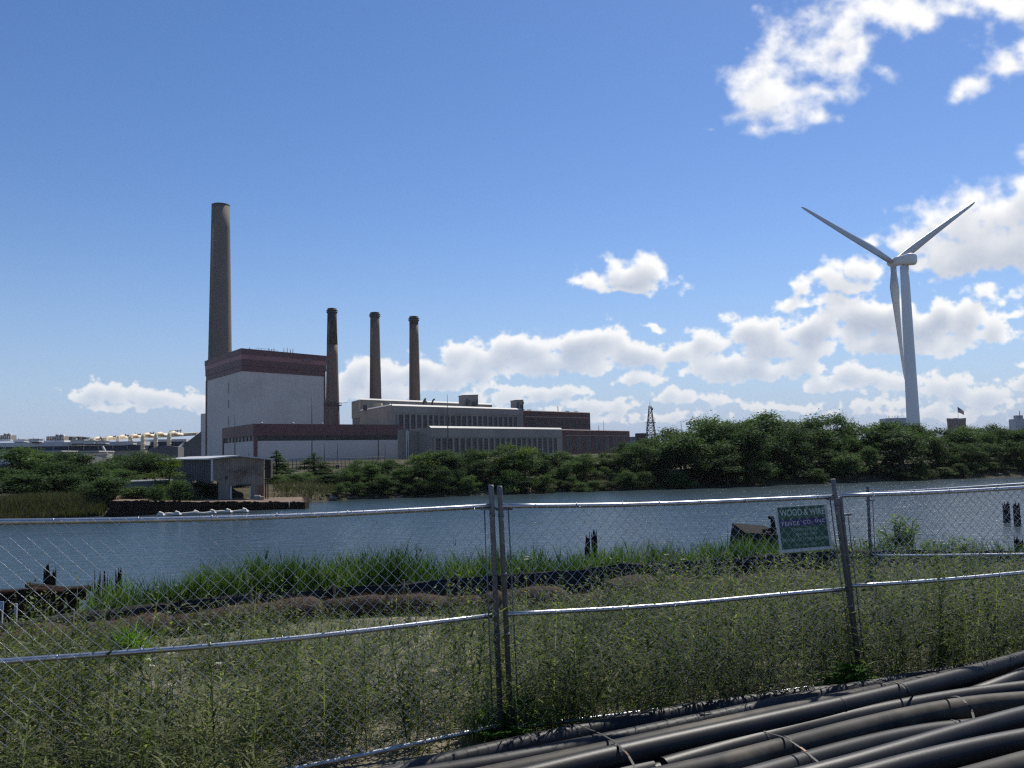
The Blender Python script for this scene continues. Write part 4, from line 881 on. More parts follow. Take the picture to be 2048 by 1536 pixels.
tree('conifer_tree', 'c2', 628, 905, 106, 66, 'pointed feathery young tree in front of the white wall, right of the shed')
for px, top, y, w, v, lab in ((556, 962, 92, 48, 'b1', 'round bush at the right corner of the shed'), (588, 972, 94, 60, 'b2', 'low bush in the gap between the two pointed young trees'), (612, 968, 97, 50, 'b1', 'bush under the right pointed young tree'), (660, 968, 93, 70, 'b2', 'low bush left of the trees in front of the hall')):
    tree('bush', v, px, top, y, w, lab, 'bushes on the far bank', 'bush')
tree('bush', 'b1', 484, 964, 88, 54, 'bush seen through the doorway of the shed', 'bushes on the far bank', 'bush')
GL = 'trees left of the shed'
for px, top, y, w, v, lab in ((78, 898, 100, 92, 'u1', 'tree behind and right of the tallest one near the left edge'), (128, 907, 104, 84, 'r1', 'tree behind the grey crowned one at left'), (182, 926, 90, 76, 'r2', 'small tree under the white roofed wall block'), (212, 920, 100, 70, 'r1', 'tree in front of the right end of the pale wall'), (292, 906, 104, 92, 'u2', 'tree behind the wide rounded one, towards the shed'), (240, 912, 104, 84, 'r3', 'tree behind the wide rounded one, towards the left'), (46, 893, 92, 104, 'r1', 'tall dark tree near the left edge below the blue banded building'), (-20, 902, 90, 96, 'r3', 'dark tree cut by the left edge of the photo'), (104, 905, 98, 90, 'u2', 'dull green tree between the two tallest trees at left'), (152, 904, 88, 84, 'r2', 'tree with a greyish crown in front of the concrete wall block'), (196, 935, 84, 80, 'r1', 'shorter dark tree left of the concrete wall block'), (264, 903, 98, 104, 'u1', 'wide rounded tree between the concrete wall block and the shed'), (228, 925, 92, 90, 'r3', 'tree at the left shoulder of the wide rounded one'), (308, 915, 99, 90, 'r1', 'tree at the right shoulder of the wide rounded one'), (14, 935, 80, 84, 'r2', 'lower tree in front at the left edge'), (92, 922, 80, 110, 'r3', 'dark middle tree above the marsh grass'), (236, 938, 86, 84, 'r2', 'small tree between the dense bush and the hut')):
    tree('broadleaf_tree', v, px, top, y, w, lab, GL)
tree('broadleaf_tree', 'y2', 335, 915, 79, 66, 'thin yellowish tree standing against the left wall of the shed', GL)
for px, top, y, w, v, lab in ((145, 945, 75, 104, 'b1', 'bush behind the marsh grass, second from the left'), (52, 948, 73, 116, 'b2', 'bush behind the marsh grass at the left edge'), (206, 952, 73, 100, 'b1', 'dense rounded bush at the left end of the dark dock'), (180, 930, 80, 92, 'b2', 'bush above the rounded one beside the dock'), (360, 958, 76, 60, 'b2', 'bush against the foot of the shed wall'), (276, 975, 76, 60, 'b1', 'bush in front of the small grey hut'), (412, 976, 80, 34, 'b2', 'small bush inside the broken corner of the shed'), (320, 968, 73, 50, 'b1', 'bush between the small hut and the shed')):
    tree('bush', v, px, top, y, w, lab, 'bushes left of the shed', 'bush')
for v in VAR:
    if v not in USED:
        for ch in list(VAR[v].children): bpy.data.objects.remove(ch)
        bpy.data.objects.remove(VAR[v])
def far_grass():
    rng = np.random.default_rng(31); M_ = leaf_mat('marsh_grass_blades', (.05, .052, .028), (.125, .118, .065), .25, rnd=0)
    n = 16000; px = rng.uniform(-40, 236, n); off = rng.random(n) ** 1.2 * 8 - .6; X = np.zeros(n); Y = np.full(n, 66.0)
    v = np.stack([(px - 1024) / FPX, np.full(n, (768 - 1010) / FPX), -np.ones(n)]); d = CR @ v
    for _ in range(8): X = d[0] / d[1] * Y; Y = shore_y(X) + off
    base = np.stack([X, Y, np.maximum(ground_z(X, Y), -.1) - .05], 1); dd = rng.normal(size=(n, 3)) * .2; dd[:, 2] = 1; dd /= np.linalg.norm(dd, axis=1)[:, None]
    A_ = blades(base, dd, rng.uniform(.45, .95, n), rng.uniform(.02, .05, n), rng, np.clip(rng.normal(.4, .25, n), 0, 1), seg=2, bend=.4)
    n2 = 16000; px = rng.uniform(560, 2100, n2); px[:7000] = rng.uniform(545, 720, 7000); off = rng.random(n2) * 5 + .4; off[:7000] = rng.random(7000) ** .8 * 34 + .8; Y = np.full(n2, 95.0); v = np.stack([(px - 1024) / FPX, np.full(n2, (768 - 985) / FPX), -np.ones(n2)]); d = CR @ v
    for _ in range(8): X = d[0] / d[1] * Y; Y = shore_y(X) + off
    base = np.stack([X, Y, ground_z(X, Y) - .05], 1); dd = rng.normal(size=(n2, 3)) * .35; dd[:, 2] = 1; dd /= np.linalg.norm(dd, axis=1)[:, None]
    B_ = blades(base, dd, rng.uniform(.3, .8, n2), rng.uniform(.02, .05, n2), rng, np.clip(rng.normal(.45, .25, n2) - .3 * (px > 1250), 0, 1), seg=2, bend=.5)
    V, F, T = merge([A_, B_]); tag(np_mesh('marsh_grass', V, F, M_, T), 'brownish marsh grass along the far water edge, thickest at left', 'marsh grass', kind='stuff')
far_grass()
def shore_rocks():
    RK = mat('pale_shore_stone', (.27, .22, .17), (.13, .11, .085), .9, scale=3, bump=.6); rng = random.Random(3); spots = []
    for k in range(46): spots.append((rng.uniform(600, 1250), rng.uniform(.1, .8), rng.uniform(.07, .20)))
    for k in range(16): spots.append((rng.uniform(655, 720), rng.uniform(.2, 2.0), rng.uniform(.12, .30)))
    for k in range(8): spots.append((rng.uniform(1985, 2048), rng.uniform(.5, 3), rng.uniform(.2, .4)))
    for k, (px, off, r) in enumerate(spots):
        y = shore_depth(px, off); x = at(px, 985, y).x; bm = bmesh.new(); bmesh.ops.create_icosphere(bm, subdivisions=2, radius=r)
        sx, sy, sz = rng.uniform(.8, 1.7), rng.uniform(.7, 1.2), rng.uniform(.4, .7)
        for v in bm.verts:
            q = v.co.copy(); f = 1 + .22 * math.sin(q.x * 7 / r * .6 + k) * math.cos(q.y * 5 / r * .6 + k * 2) + rng.uniform(-.07, .07); v.co = Vector((q.x * sx * f, q.y * sy * f, q.z * sz * f))
        me = bpy.data.meshes.new('shore_rock'); bm.to_mesh(me); bm.free(); me.materials.append(RK); o = bpy.data.objects.new('shore_rock', me); COL.objects.link(o); o.location = (x, y, gz(x, y) + r * .15)
        tag(o, 'pale stone at the right edge of the far shore below the wood' if px > 1900 else 'pale stone on the muddy far shore below the trees', 'rock', 'stones along the far shore' if px < 1900 else 'stones at the right end of the far shore')
shore_rocks()
def driftwood(px0, py0, px1, py1, y, r, label):
    a, b = at(px0, py0, y), at(px1, py1, y + .3); z = max(.1, gz((a.x + b.x) / 2, y) + r); a.z = z; b.z = z + .12
    m = (a + b) / 2 + Vector((0, .1, .08)); tag(MB().tube([a, m, b], [r, r * .9, r * .5], 8).build('driftwood_log', mat('bleached_driftwood', (.30, .22, .15), (.17, .12, .08), .9, scale=6, streak=(.3, 2, 2)), origin=a), label, 'driftwood', 'driftwood on the far shore')
driftwood(660, 1000, 690, 996, 86.5, .14, 'bleached log on the shore right of the dock'); driftwood(672, 998, 702, 1000, 87, .12, 'second bleached log lying across the first, right of the dock'); driftwood(1005, 978, 1032, 976, 92.5, .16, 'dark log on the shore just right of the double fence post'); driftwood(860, 990, 884, 987, 90.2, .14, 'pale log on the shore below the trees, left of the double fence post')

# ------------------------------------------------------------------ power station and everything far beyond the water
GRD = 2.0
WHITE = mat('pale_grey_cladding', (.74, .645, .56), (.66, .575, .50), .85, scale=.05, streak=(1, 1, .15), dirt=(.60, .525, .455), dscale=.04)
WHITE2 = mat('white_block_wall', (.66, .585, .525), (.59, .525, .47), .8, scale=.06, streak=(1, 1, .2))
MAROON = mat('maroon_metal_cladding', (.125, .029, .030), (.095, .024, .026), .6, scale=.08, streak=(1, 1, .2))
MAROON2 = mat('faded_red_band', (.36, .13, .125), (.28, .10, .10), .6, scale=.08, dirt=(.21, .09, .09), dscale=.05)
DARKGL = mat('dark_strip_glass', (.016, .018, .019), (.055, .056, .054), .35, scale=.25, spec=.15)
CONC = mat('grey_cast_concrete', (.32, .285, .235), (.25, .22, .185), .9, scale=.07, streak=(1, 1, .25), dirt=(.19, .17, .145), dscale=.05)
CONC2 = mat('tan_stained_concrete', (.58, .47, .33), (.46, .36, .24), .9, scale=.08, streak=(1, 1, .2), dirt=(.33, .25, .16), dscale=.07)
COPING = mat('white_roof_coping', (.40, .39, .375), (.34, .33, .315), .6, scale=.2)
BRICK = mat('dark_red_brick', (.14, .046, .037), (.10, .035, .029), .9, scale=.2, dirt=(.06, .024, .02), dscale=.06)
STONE = mat('pale_stone_band', (.30, .25, .22), (.22, .18, .16), .9, scale=.3)
WFRAME = mat('grey_window_frame', (.23, .22, .20), (.18, .17, .16), .8, scale=.4, spec=.2)
ROOFM = mat('gravel_roof', (.30, .28, .25), (.22, .21, .19), .95, scale=.2)
DSTEEL = mat('dark_steel', (.05, .05, .052), (.03, .03, .032), .6, scale=.5)
STACKB = mat('brown_stack_brick', (.20, .135, .09), (.125, .088, .063), .92, scale=.16, streak=(1, 1, .10), detail=9, dirt=(.085, .064, .05), dscale=.045)
STACKC = mat('grey_brown_stack_concrete', (.150, .125, .100), (.108, .092, .076), .92, scale=.09, streak=(1, 1, .18), detail=9, dirt=(.165, .14, .115), dscale=.03)
SOOT = mat('sooty_stack_top', (.028, .024, .022), (.05, .038, .03), .92, scale=.3)
def xy(v): return (v.x, v.y)
class Face:
    """a wall face from bottom-left to top-right; u runs left to right, v bottom to top"""
    def __init__(s, a, b, z0, z1): s.a = Vector((a.x, a.y, 0)); s.b = Vector((b.x, b.y, 0)); s.z0, s.z1 = z0, z1; d = s.b - s.a; s.L = d.length; s.n = Vector((d.y, -d.x, 0)).normalized()
    def P(s, u, v, o=0): p = s.a.lerp(s.b, u) + s.n * o; p.z = s.z0 + (s.z1 - s.z0) * v; return p
    def slab(s, m, u0, u1, v0, v1, o0, o1, mi=0):
        q = lambda u, v, o: s.P(u, v, o)
        return m.hexa([q(u0, v0, o1), q(u1, v0, o1), q(u1, v0, o0), q(u0, v0, o0), q(u0, v1, o1), q(u1, v1, o1), q(u1, v1, o0), q(u0, v1, o0)], mi)
    def ubyx(s, px):
        lo, hi = 0.0, 1.0
        for _ in range(30):
            m = (lo + hi) / 2; p = s.P(m, 1)
            if to_px(np.array(p.x), np.array(p.y), np.array(p.z))[0] < px: lo = m
            else: hi = m
        return (lo + hi) / 2
def window(face, u0, u1, v0, v1, parent, nx=3, ny=5, o=.06, glass=DARKGL, fr=.11, name='window', frm=None):
    """one window: dark glass and its grid of bars"""
    m = MB(); face.slab(m, u0, u1, v0, v1, -.3, o, 1); w = (u1 - u0); h = (v1 - v0); fu = fr / face.L; fv = fr / (face.z1 - face.z0)
    for i in range(nx + 1): c = u0 + w * i / nx; face.slab(m, c - fu / 2, c + fu / 2, v0, v1, 0, o + .10 + .002 * i)
    for j in range(ny + 1): c = v0 + h * j / ny; face.slab(m, u0, u1, c - fv / 2, c + fv / 2, 0, o + .07)
    return m.build(name, [frm or WFRAME, glass], parent)
def coping(m, pts, z, mi=0, w=.5, h=.5):
    """a bevelled cap along a roof edge"""
    for a, b in zip(pts, pts[1:]):
        d = Vector((b[0] - a[0], b[1] - a[1], 0)); n = Vector((d.y, -d.x, 0)).normalized(); A_, B_ = Vector((a[0], a[1], z)), Vector((b[0], b[1], z)); H = Vector((0, 0, h))
        m.add([A_ + n * .15, B_ + n * .15, B_ - n * w + H, A_ - n * w + H, A_ - n * 1.2 + H * .9, B_ - n * 1.2 + H * .9], [(0, 1, 2, 3), (3, 2, 5, 4)], mi)

# --- tall boiler house
def boiler():
    n = at(484, 697, 480); Z = n.z; L = onz(413, 722, Z); R = onz(650, 712, Z); Bk = R + (L - n); root = thing('boiler_house', (n.x, n.y, GRD), 'tall windowless grey white block with dark red stepped bands round its top', 'power plant building')
    zb = [at(484, y, 480).z for y in (697, 708, 718, 731, 742)]; poly = [xy(n), xy(R), xy(Bk), xy(L)]
    def off(d): c = (n + Bk) / 2; return [((p[0] - c.x) * (1 + d / 45) + c.x, (p[1] - c.y) * (1 + d / 45) + c.y) for p in poly]
    MB().prism(poly, GRD, zb[4]).build('wall', WHITE, root)
    m = MB(); m.prism(off(1.5), zb[1], zb[0]); m.prism(off(.9), zb[3], zb[2] - .01); m.prism(off(.35), zb[4], zb[3] - .01); m.build('dark_band', MAROON, root); MB().prism(off(1.1), zb[2], zb[1] - .01).build('faded_band', MAROON2, root)
    fr = Face(n, R, GRD, Z); fl = Face(L, n, GRD, Z)
    MB().quad(fr.P(.70, .926, 1.9), fr.P(.80, .926, 1.9), fr.P(.80, .955, 1.9), fr.P(.70, .955, 1.9)).build('pale_stain', mat('pale_peeled_paint', (.24, .15, .15), (.15, .06, .065), .8, scale=.9), root)
    m = MB(); fr.slab(m, .985, 1.0, .05, .80, 0, .5); m.build('downpipe_strip', MAROON, root); m = MB(); fl.slab(m, 0, .03, .05, .80, 0, .5); m.build('corner_strip', MAROON, root)
    for y0, y1 in ((765, 787), (800, 816), (832, 852)):
        u = fl.ubyx(458); z0, z1 = onz(458, y1, 0), 0; yy = fl.P(u, 0).y; v0 = (at(458, y1, yy).z - GRD) / (Z - GRD); v1 = (at(458, y0, yy).z - GRD) / (Z - GRD)
        m = MB(); fl.slab(m, u - .011, u + .011, v0, v1, -.3, .08, 1); fl.slab(m, u - .016, u - .011, v0, v1, -.1, .2); fl.slab(m, u + .011, u + .016, v0, v1, -.1, .2); m.build('slot_window', [WHITE, DARKGL], root)
    for u, h in ((.12, 1.6), (.34, 2.2), (.37, 1.7), (.40, 2.4), (.52, 3.0), (.56, 3.4), (.60, 2.6), (.63, 3.2)):
        p = fr.P(u, 1, -3); MB().tube([p, p + Vector((0, 0, h))], [.22, .14], 6).build('roof_vent', DSTEEL, root)
    m = MB()
    for k in range(9): p = fr.P(.18 + .25 * k / 8, 1, -2); m.tube([p, p + Vector((0, 0, 1.3))], .07, 4)
    a, b = fr.P(.18, 1, -2), fr.P(.43, 1, -2); m.tube([a + Vector((0, 0, 1.3)), b + Vector((0, 0, 1.3))], .07, 4); m.build('roof_railing', DSTEEL, root)
    a = at(401.5, 829, 552); b = at(416, 829, 548); d = Vector((4, 26, 0)); t2 = thing('stair_tower', (a.x, a.y, GRD), 'narrow pale lift shaft block tucked against the left side of the tall boiler house', 'building')
    MB().prism([xy(a), xy(b), xy(b + d), xy(a + d)], GRD, a.z).build('wall', WHITE, t2); m = MB(); coping(m, [xy(a), xy(b)], a.z); m.build('coping', COPING, t2)
boiler()
# --- low building with the red band
def low_hall():
    n = at(508, 847.5, 350); Z = n.z; L = onz(446.5, 856.5, Z); R = onz(804, 849.5, Z); Bk = R + (L - n) * .8; root = thing('switch_house', (n.x, n.y, GRD), 'long low white building with a dark red fascia over a strip of dark windows', 'power plant building')
    z1 = at(508, 871.5, 350).z; z2 = at(508, 882, 350).z; poly = [xy(n), xy(R), xy(Bk), xy(L)]; c = (n + Bk) / 2; grow = lambda k: [((p[0] - c.x) * k + c.x, (p[1] - c.y) * k + c.y) for p in poly]
    MB().prism(poly, GRD, z2).build('wall', WHITE2, root); MB().prism(grow(1.012), z1, Z).build('fascia', MAROON, root)
    MB().prism(grow(.992), z2 - .05, z1 + .05).build('strip_window', DARKGL, root)
    f = Face(n, R, GRD, Z); fl = Face(L, n, GRD, Z); vz = lambda z: (z - GRD) / (Z - GRD); m = MB()
    for k in range(1, 18): u = k / 18; f.slab(m, u - .0016, u + .0016, vz(z2), vz(z1), -.6, .0)
    for k in range(1, 9): u = k / 9; fl.slab(m, u - .006, u + .006, vz(z2), vz(z1), -.6, .0)
    m.build('window_post', DSTEEL, root)
    m = MB(); f.slab(m, 0, .018, 0, vz(z1), -.5, .45); m.build('corner_pier', MAROON, root); m = MB(); fl.slab(m, 0, .03, 0, vz(z1), -.5, .45); m.build('corner_pier', MAROON, root)
    m = MB(); f.slab(m, .965, 1.0, vz(z2), vz(z1), -.6, .1); m.build('end_pier', WHITE2, root)
    for px in (527, 590, 648): u = f.ubyx(px); p = f.P(u, 1, -1.5); MB().lathe([(.55, 0), (.6, .35), (.45, .6), (.1, .75)], p, 10).build('roof_vent', COPING, root)
    return f
low_hall()
def mast(px, pt, pb, y, r, label):
    a, b = at(px - .0, pt, y), at(px, pb, y); g = gz(a.x, y); m = MB(); m.tube([(a.x, y, g), (a.x, y, (g + a.z) / 2), (a.x, y, a.z)], [r, r * .8, r * .35], 8); m.lathe([(r * 2.2, 0), (r * 2.2, .4), (r * 1.1, .5)], (a.x, y, g), 8); tag(m.build('lightning_mast', DSTEEL, origin=(a.x, y, g)), label, 'mast', 'thin masts in front of the power station')
for px, t, b, y, r, lab in ((623.5, 779, 913, 330, .22, 'tallest thin mast, in front of the right part of the tall white block'), (470, 818, 900, 330, .2, 'thin mast in front of the narrow left face of the low red topped building'), (649, 880, 928, 335, .14, 'short mast before the white wall, right of the tallest mast'), (675, 882, 930, 335, .14, 'short mast before the white wall above the substation'), (756, 818, 918, 335, .2, 'thin mast in front of the right half of the red fascia'), (770, 880, 918, 335, .12, 'short thin pole just right of the mast on the red fascia'), (814.5, 858, 925, 330, .2, 'pale pole at the right end of the white wall'), (894.5, 788, 906, 340, .22, 'tall thin mast in front of the long windows of the concrete hall'), (1197.5, 851, 906, 360, .26, 'paler pole in front of the low brick building'), (1207, 840, 862, 400, .16, 'thin aerial above the roof of the low brick building'), (498, 897, 920, 120, .1, 'short pale post sticking up behind the shed roof'), (1265, 872, 890, 420, .2, 'slim pole at the right end of the low brick building')): mast(px, t, b, y, r, lab)

# --- turbine halls
def halls():
    root = thing('turbine_hall', at(790, 900, 400), 'long grey concrete hall with a row of tall windows and a tan left end', 'power plant building')
    n = at(781, 811, 400); Z = n.z; L = onz(719, 822, Z); R = onz(1046, 819.3, Z); Rb = onz(1180, 823.8, Z); d = L - n; root.location = (n.x, n.y, GRD)
    wall = MB().prism([xy(n), xy(R), xy(R + d), xy(L)], GRD, Z); f = Face(n, R, GRD, Z); fl = Face(L, n, GRD, Z); w = wall
    xs = [365, 405, 445, 485, 523, 560, 597, 634, 671, 708, 745, 782, 817, 851, 886, 920, 955, 989, 1021, 1055, 1088, 1118]; us = [f.ubyx(690 + x / 3.303) for x in xs]
    vt = .845; vb = .10
    for i in range(len(us) - 1): c = (us[i] + us[i + 1]) / 2; f.slab(w, c - .0052, c + .0052, vb, vt, -.2, .55)
    f.slab(w, us[0] - .026, us[0] - .0165, vb, vt, -.2, .55); f.slab(w, us[-1] + .0165, us[-1] + .026, vb, vt, -.2, .55); f.slab(w, .0, 1.0, .87, .885, -.2, .35)
    wo = wall.build('wall', CONC, root); md = None
    for u in us: window(f, u - .0162, u + .0162, vb, vt - .01, root, 3, 9)
    m = MB(); fl.slab(m, 0, 1, 0, .99, -.2, .06); m.build('end_wall', CONC2, root); m = MB(); fl.slab(m, .08, .92, .50, .62, -.1, .12, 0); m.build('louvre_strip', mat('rusty_dark_louvre', (.09, .06, .035), (.05, .035, .025), .9, scale=.4), root)
    m = MB(); coping(m, [xy(L), xy(n), xy(R)], Z, w=.9, h=.8); m.build('coping', COPING, root)
    MB().prism([xy(n.lerp(R, .01) + d * .02), xy(R + d * .02), xy(R + d * .97), xy(L + (R - n) * .01)], Z - .05, Z + .25).build('roof', ROOFM, root)
    for px in (545, 603, 840, 890):
        p = f.P(f.ubyx(690 + px / 3.303), 1, -3); MB().tube([p, p + Vector((0, 0, 2.2)), p + Vector((.5, 0, 3.4)), p + Vector((1.3, 0, 4.2))], .42, 8).build('vent_pipe', DSTEEL, root)
    p = f.P(f.ubyx(867), 1, -6); m = MB(); m.lathe([(1.0, 0), (1.0, 2.8), (.7, 3.2), (.35, 3.6), (.25, 4.6)], p, 12); m.tube([p + Vector((-1.4, 0, 2.2)), p + Vector((1.4, 0, 2.2))], .15, 5); m.build('roof_cowl', WFRAME, root)
    # upper roof block behind
    t = thing('upper_roof_block', (n.x, n.y + 30, Z), 'higher flat roofed block rising behind the concrete hall, pale left end', 'building'); a = at(719.5, 799, 452); Zu = a.z; b = onz(984, 809, Zu) if False else at(984, 809.5, 545); b.z = Zu; b = at(984, 809.5, 452 * 1.0 + 60); dd = Vector((-10, 30, 0))
    Lf = at(704.5, 799, 468)
    MB().prism([xy(a), xy(b), xy(b + dd), xy(Lf)], GRD + 8, [a.z, b.z, b.z, a.z]).build('wall', CONC, t); ff = Face(a, b, GRD, Zu); m = MB(); fe = Face(Lf, a, GRD, Zu); z835 = (at(712, 836, 460).z - GRD) / (Zu - GRD); fe.slab(m, 0, 1, z835, .995, -.3, .4); m.build('end_panel', CONC2, t)
    m = MB(); A1, B1 = a.copy(), b.copy(); nn = ff.n
    m.add([A1 + nn * .3, B1 + nn * .3, B1 - nn * .8 + Vector((0, 0, .8)), A1 - nn * .8 + Vector((0, 0, .8))], [(0, 1, 2, 3)]); m.build('coping', COPING, t)
    for k, (x0, x1, y0) in enumerate(((728, 736, 812), (748, 764, 808))):
        c = at((x0 + x1) / 2, 817, 436); wd = (x1 - x0) * 436 / FPX; z1 = at(x0, y0, 436).z; MB().box((c.x, c.y, (Z + z1) / 2), (wd, 5, z1 - Z + .6)).build('roof_unit', CONC2 if k else DSTEEL, t)
    for nm, x0, x1, y0, y1, yy, mt, lab in (('penthouse', 927.5, 956.5, 791, 817, 452, CONC, 'square grey penthouse standing on the roof of the concrete hall'), ('roof_plant_box', 1032.5, 1047, 801, 820, 470, CONC, 'small grey plant box at the right end of the concrete hall roof')):
        c0, c1 = at(x0, y1, yy), at(x1, y1, yy); zt = at((x0 + x1) / 2, y0, yy).z; o = MB(); o.prism([xy(c0), xy(c1), xy(c1 + Vector((-3, 7, 0))), xy(c0 + Vector((-3, 7, 0)))], Z - .4, zt); o.prism([xy(c0 + Vector((-.3, -.3, 0))), xy(c1 + Vector((.3, -.3, 0))), xy(c1 + Vector((-2.9, 7.3, 0))), xy(c0 + Vector((-3.3, 7.3, 0)))], zt, zt + .4); tt = thing(nm, (c0.x, c0.y, Z), lab, 'rooftop block'); o.build('body', mt, tt)
        fp = Face(c0, c1, Z, zt); m = MB(); fp.slab(m, .55, .78, .08, .55, -.1, .05); m.build('door', DSTEEL, tt)
        for u in (.2, .9): p = fp.P(u, .5, 1.2); MB().tube([p - Vector((0, 0, 3)), p, p + Vector((.6, 0, 1.8))], .35, 8).build('vent_pipe', DSTEEL, tt)
    # upper brick wing
    bw = thing('brick_wing', (R.x, R.y, GRD), 'upper dark red brick wing with pale sill lines, right of the concrete hall', 'brick building'); w = MB().prism([xy(R), xy(Rb), xy(Rb + d), xy(R + d)], GRD, Z - .6); w.build('wall', BRICK, bw); g = Face(R, Rb, GRD, Z - .6)
    m = MB()
    for v in (.86, .585, .33): g.slab(m, .02, .98, v, v + .022, 0, .18)
    m.build('sill_band', STONE, bw); m = MB(); coping(m, [xy(R), xy(Rb)], Z - .6, w=.4, h=.35); m.build('coping', STONE, bw)
    for k in range(10):
        u = .05 + .094 * k
        for v0, v1 in ((.64, .82), (.38, .56)): window(g, u, u + .048, v0, v1, bw, 2, 2, .06, frm=DSTEEL)
    for u in (.18, .47, .77): m = MB(); g.slab(m, u, u + .05, .46, .50, 0, 1.0); m.build('awning', STONE, bw)
    for u, h in ((.05, 1.0), (.14, .9), (.56, 3.4), (.70, .9), (.84, .8)): p = g.P(u, 1, -3); MB().box(p + Vector((0, 0, h / 2)), (2.2 if h < 2 else .3, 2, h)).build('roof_unit', DSTEEL, bw)
    # lower front hall
    lh = thing('front_hall', at(861, 900, 395), 'lower grey concrete front hall with its own row of tall windows, bright roof edge', 'power plant building'); p0 = at(861, 855.5, 350); Z2 = p0.z; p1 = onz(1124, 858.8, Z2); p2 = onz(1259, 861.2, Z2); pl = onz(853.5, 857.6, Z2); dd = Vector((-16, 19, 0)); lh.location = (p0.x, p0.y, GRD)
    w = MB().prism([xy(p0), xy(p1), xy(p1 + dd), xy(p0 + dd)], GRD, Z2); q = Face(p0, p1, GRD, Z2); ux = [q.ubyx(690 + x / 3.303) for x in (610, 650, 690, 730, 770, 810, 850, 888, 925, 962, 1000, 1036, 1072, 1108, 1142, 1176, 1210, 1245, 1280, 1315, 1350, 1382)]
    for i in range(len(ux) - 1): c = (ux[i] + ux[i + 1]) / 2; q.slab(w, c - .0052, c + .0052, .0, .66, -.2, .5)
    q.slab(w, ux[0] - .03, ux[0] - .0162, 0, .66, -.2, .5); q.slab(w, ux[-1] + .0162, ux[-1] + .028, 0, .66, -.2, .5); q.slab(w, 0, 1, .685, .70, -.2, .35)
    w.build('wall', CONC, lh); m = MB(); coping(m, [xy(p0), xy(p1)], Z2, w=.8, h=.8); m.build('coping', COPING, lh)
    for u in ux: window(q, u - .0158, u + .0158, .08, .655, lh, 3, 6)
    lb = thing('low_brick_wing', (p1.x, p1.y, GRD), 'lower dark red brick building at the right end of the power station, tall dark windows', 'brick building'); MB().prism([xy(p1), xy(p2), xy(p2 + dd), xy(p1 + dd)], GRD, Z2 - .3).build('wall', BRICK, lb); q = Face(p1, p2, GRD, Z2 - .3); m = MB(); q.slab(m, .03, .97, .76, .79, 0, .2); m.build('sill_band', STONE, lb); m = MB(); coping(m, [xy(p1), xy(p2)], Z2 - .3, w=.4, h=.3); m.build('coping', STONE, lb)
    for k in range(7): u = .05 + .135 * k; window(q, u, u + .075, .12, .70, lb, 2, 6, frm=DSTEEL)
    # grey link block between the white building and the front hall
    e0 = at(812, 862.5, 352); e1 = at(853, 862.5, 360); dd = Vector((0, 14, 0)); lk = thing('link_block', (e0.x, e0.y, GRD), 'plain grey concrete block between the white building and the front hall', 'building'); MB().prism([xy(e0), xy(e1), xy(e1 + dd), xy(e0 + dd)], GRD, e0.z).build('wall', CONC, lk)
    fc = Face(e0, e1, GRD, e0.z); m = MB(); fc.slab(m, .0, .09, 0, 1.0, 0, .5); m.build('white_pier', WHITE2, lk); m = MB(); fc.slab(m, .92, .965, 0, 1.02, 0, .4); m.build('drain_pipe', WFRAME, lk)
halls()

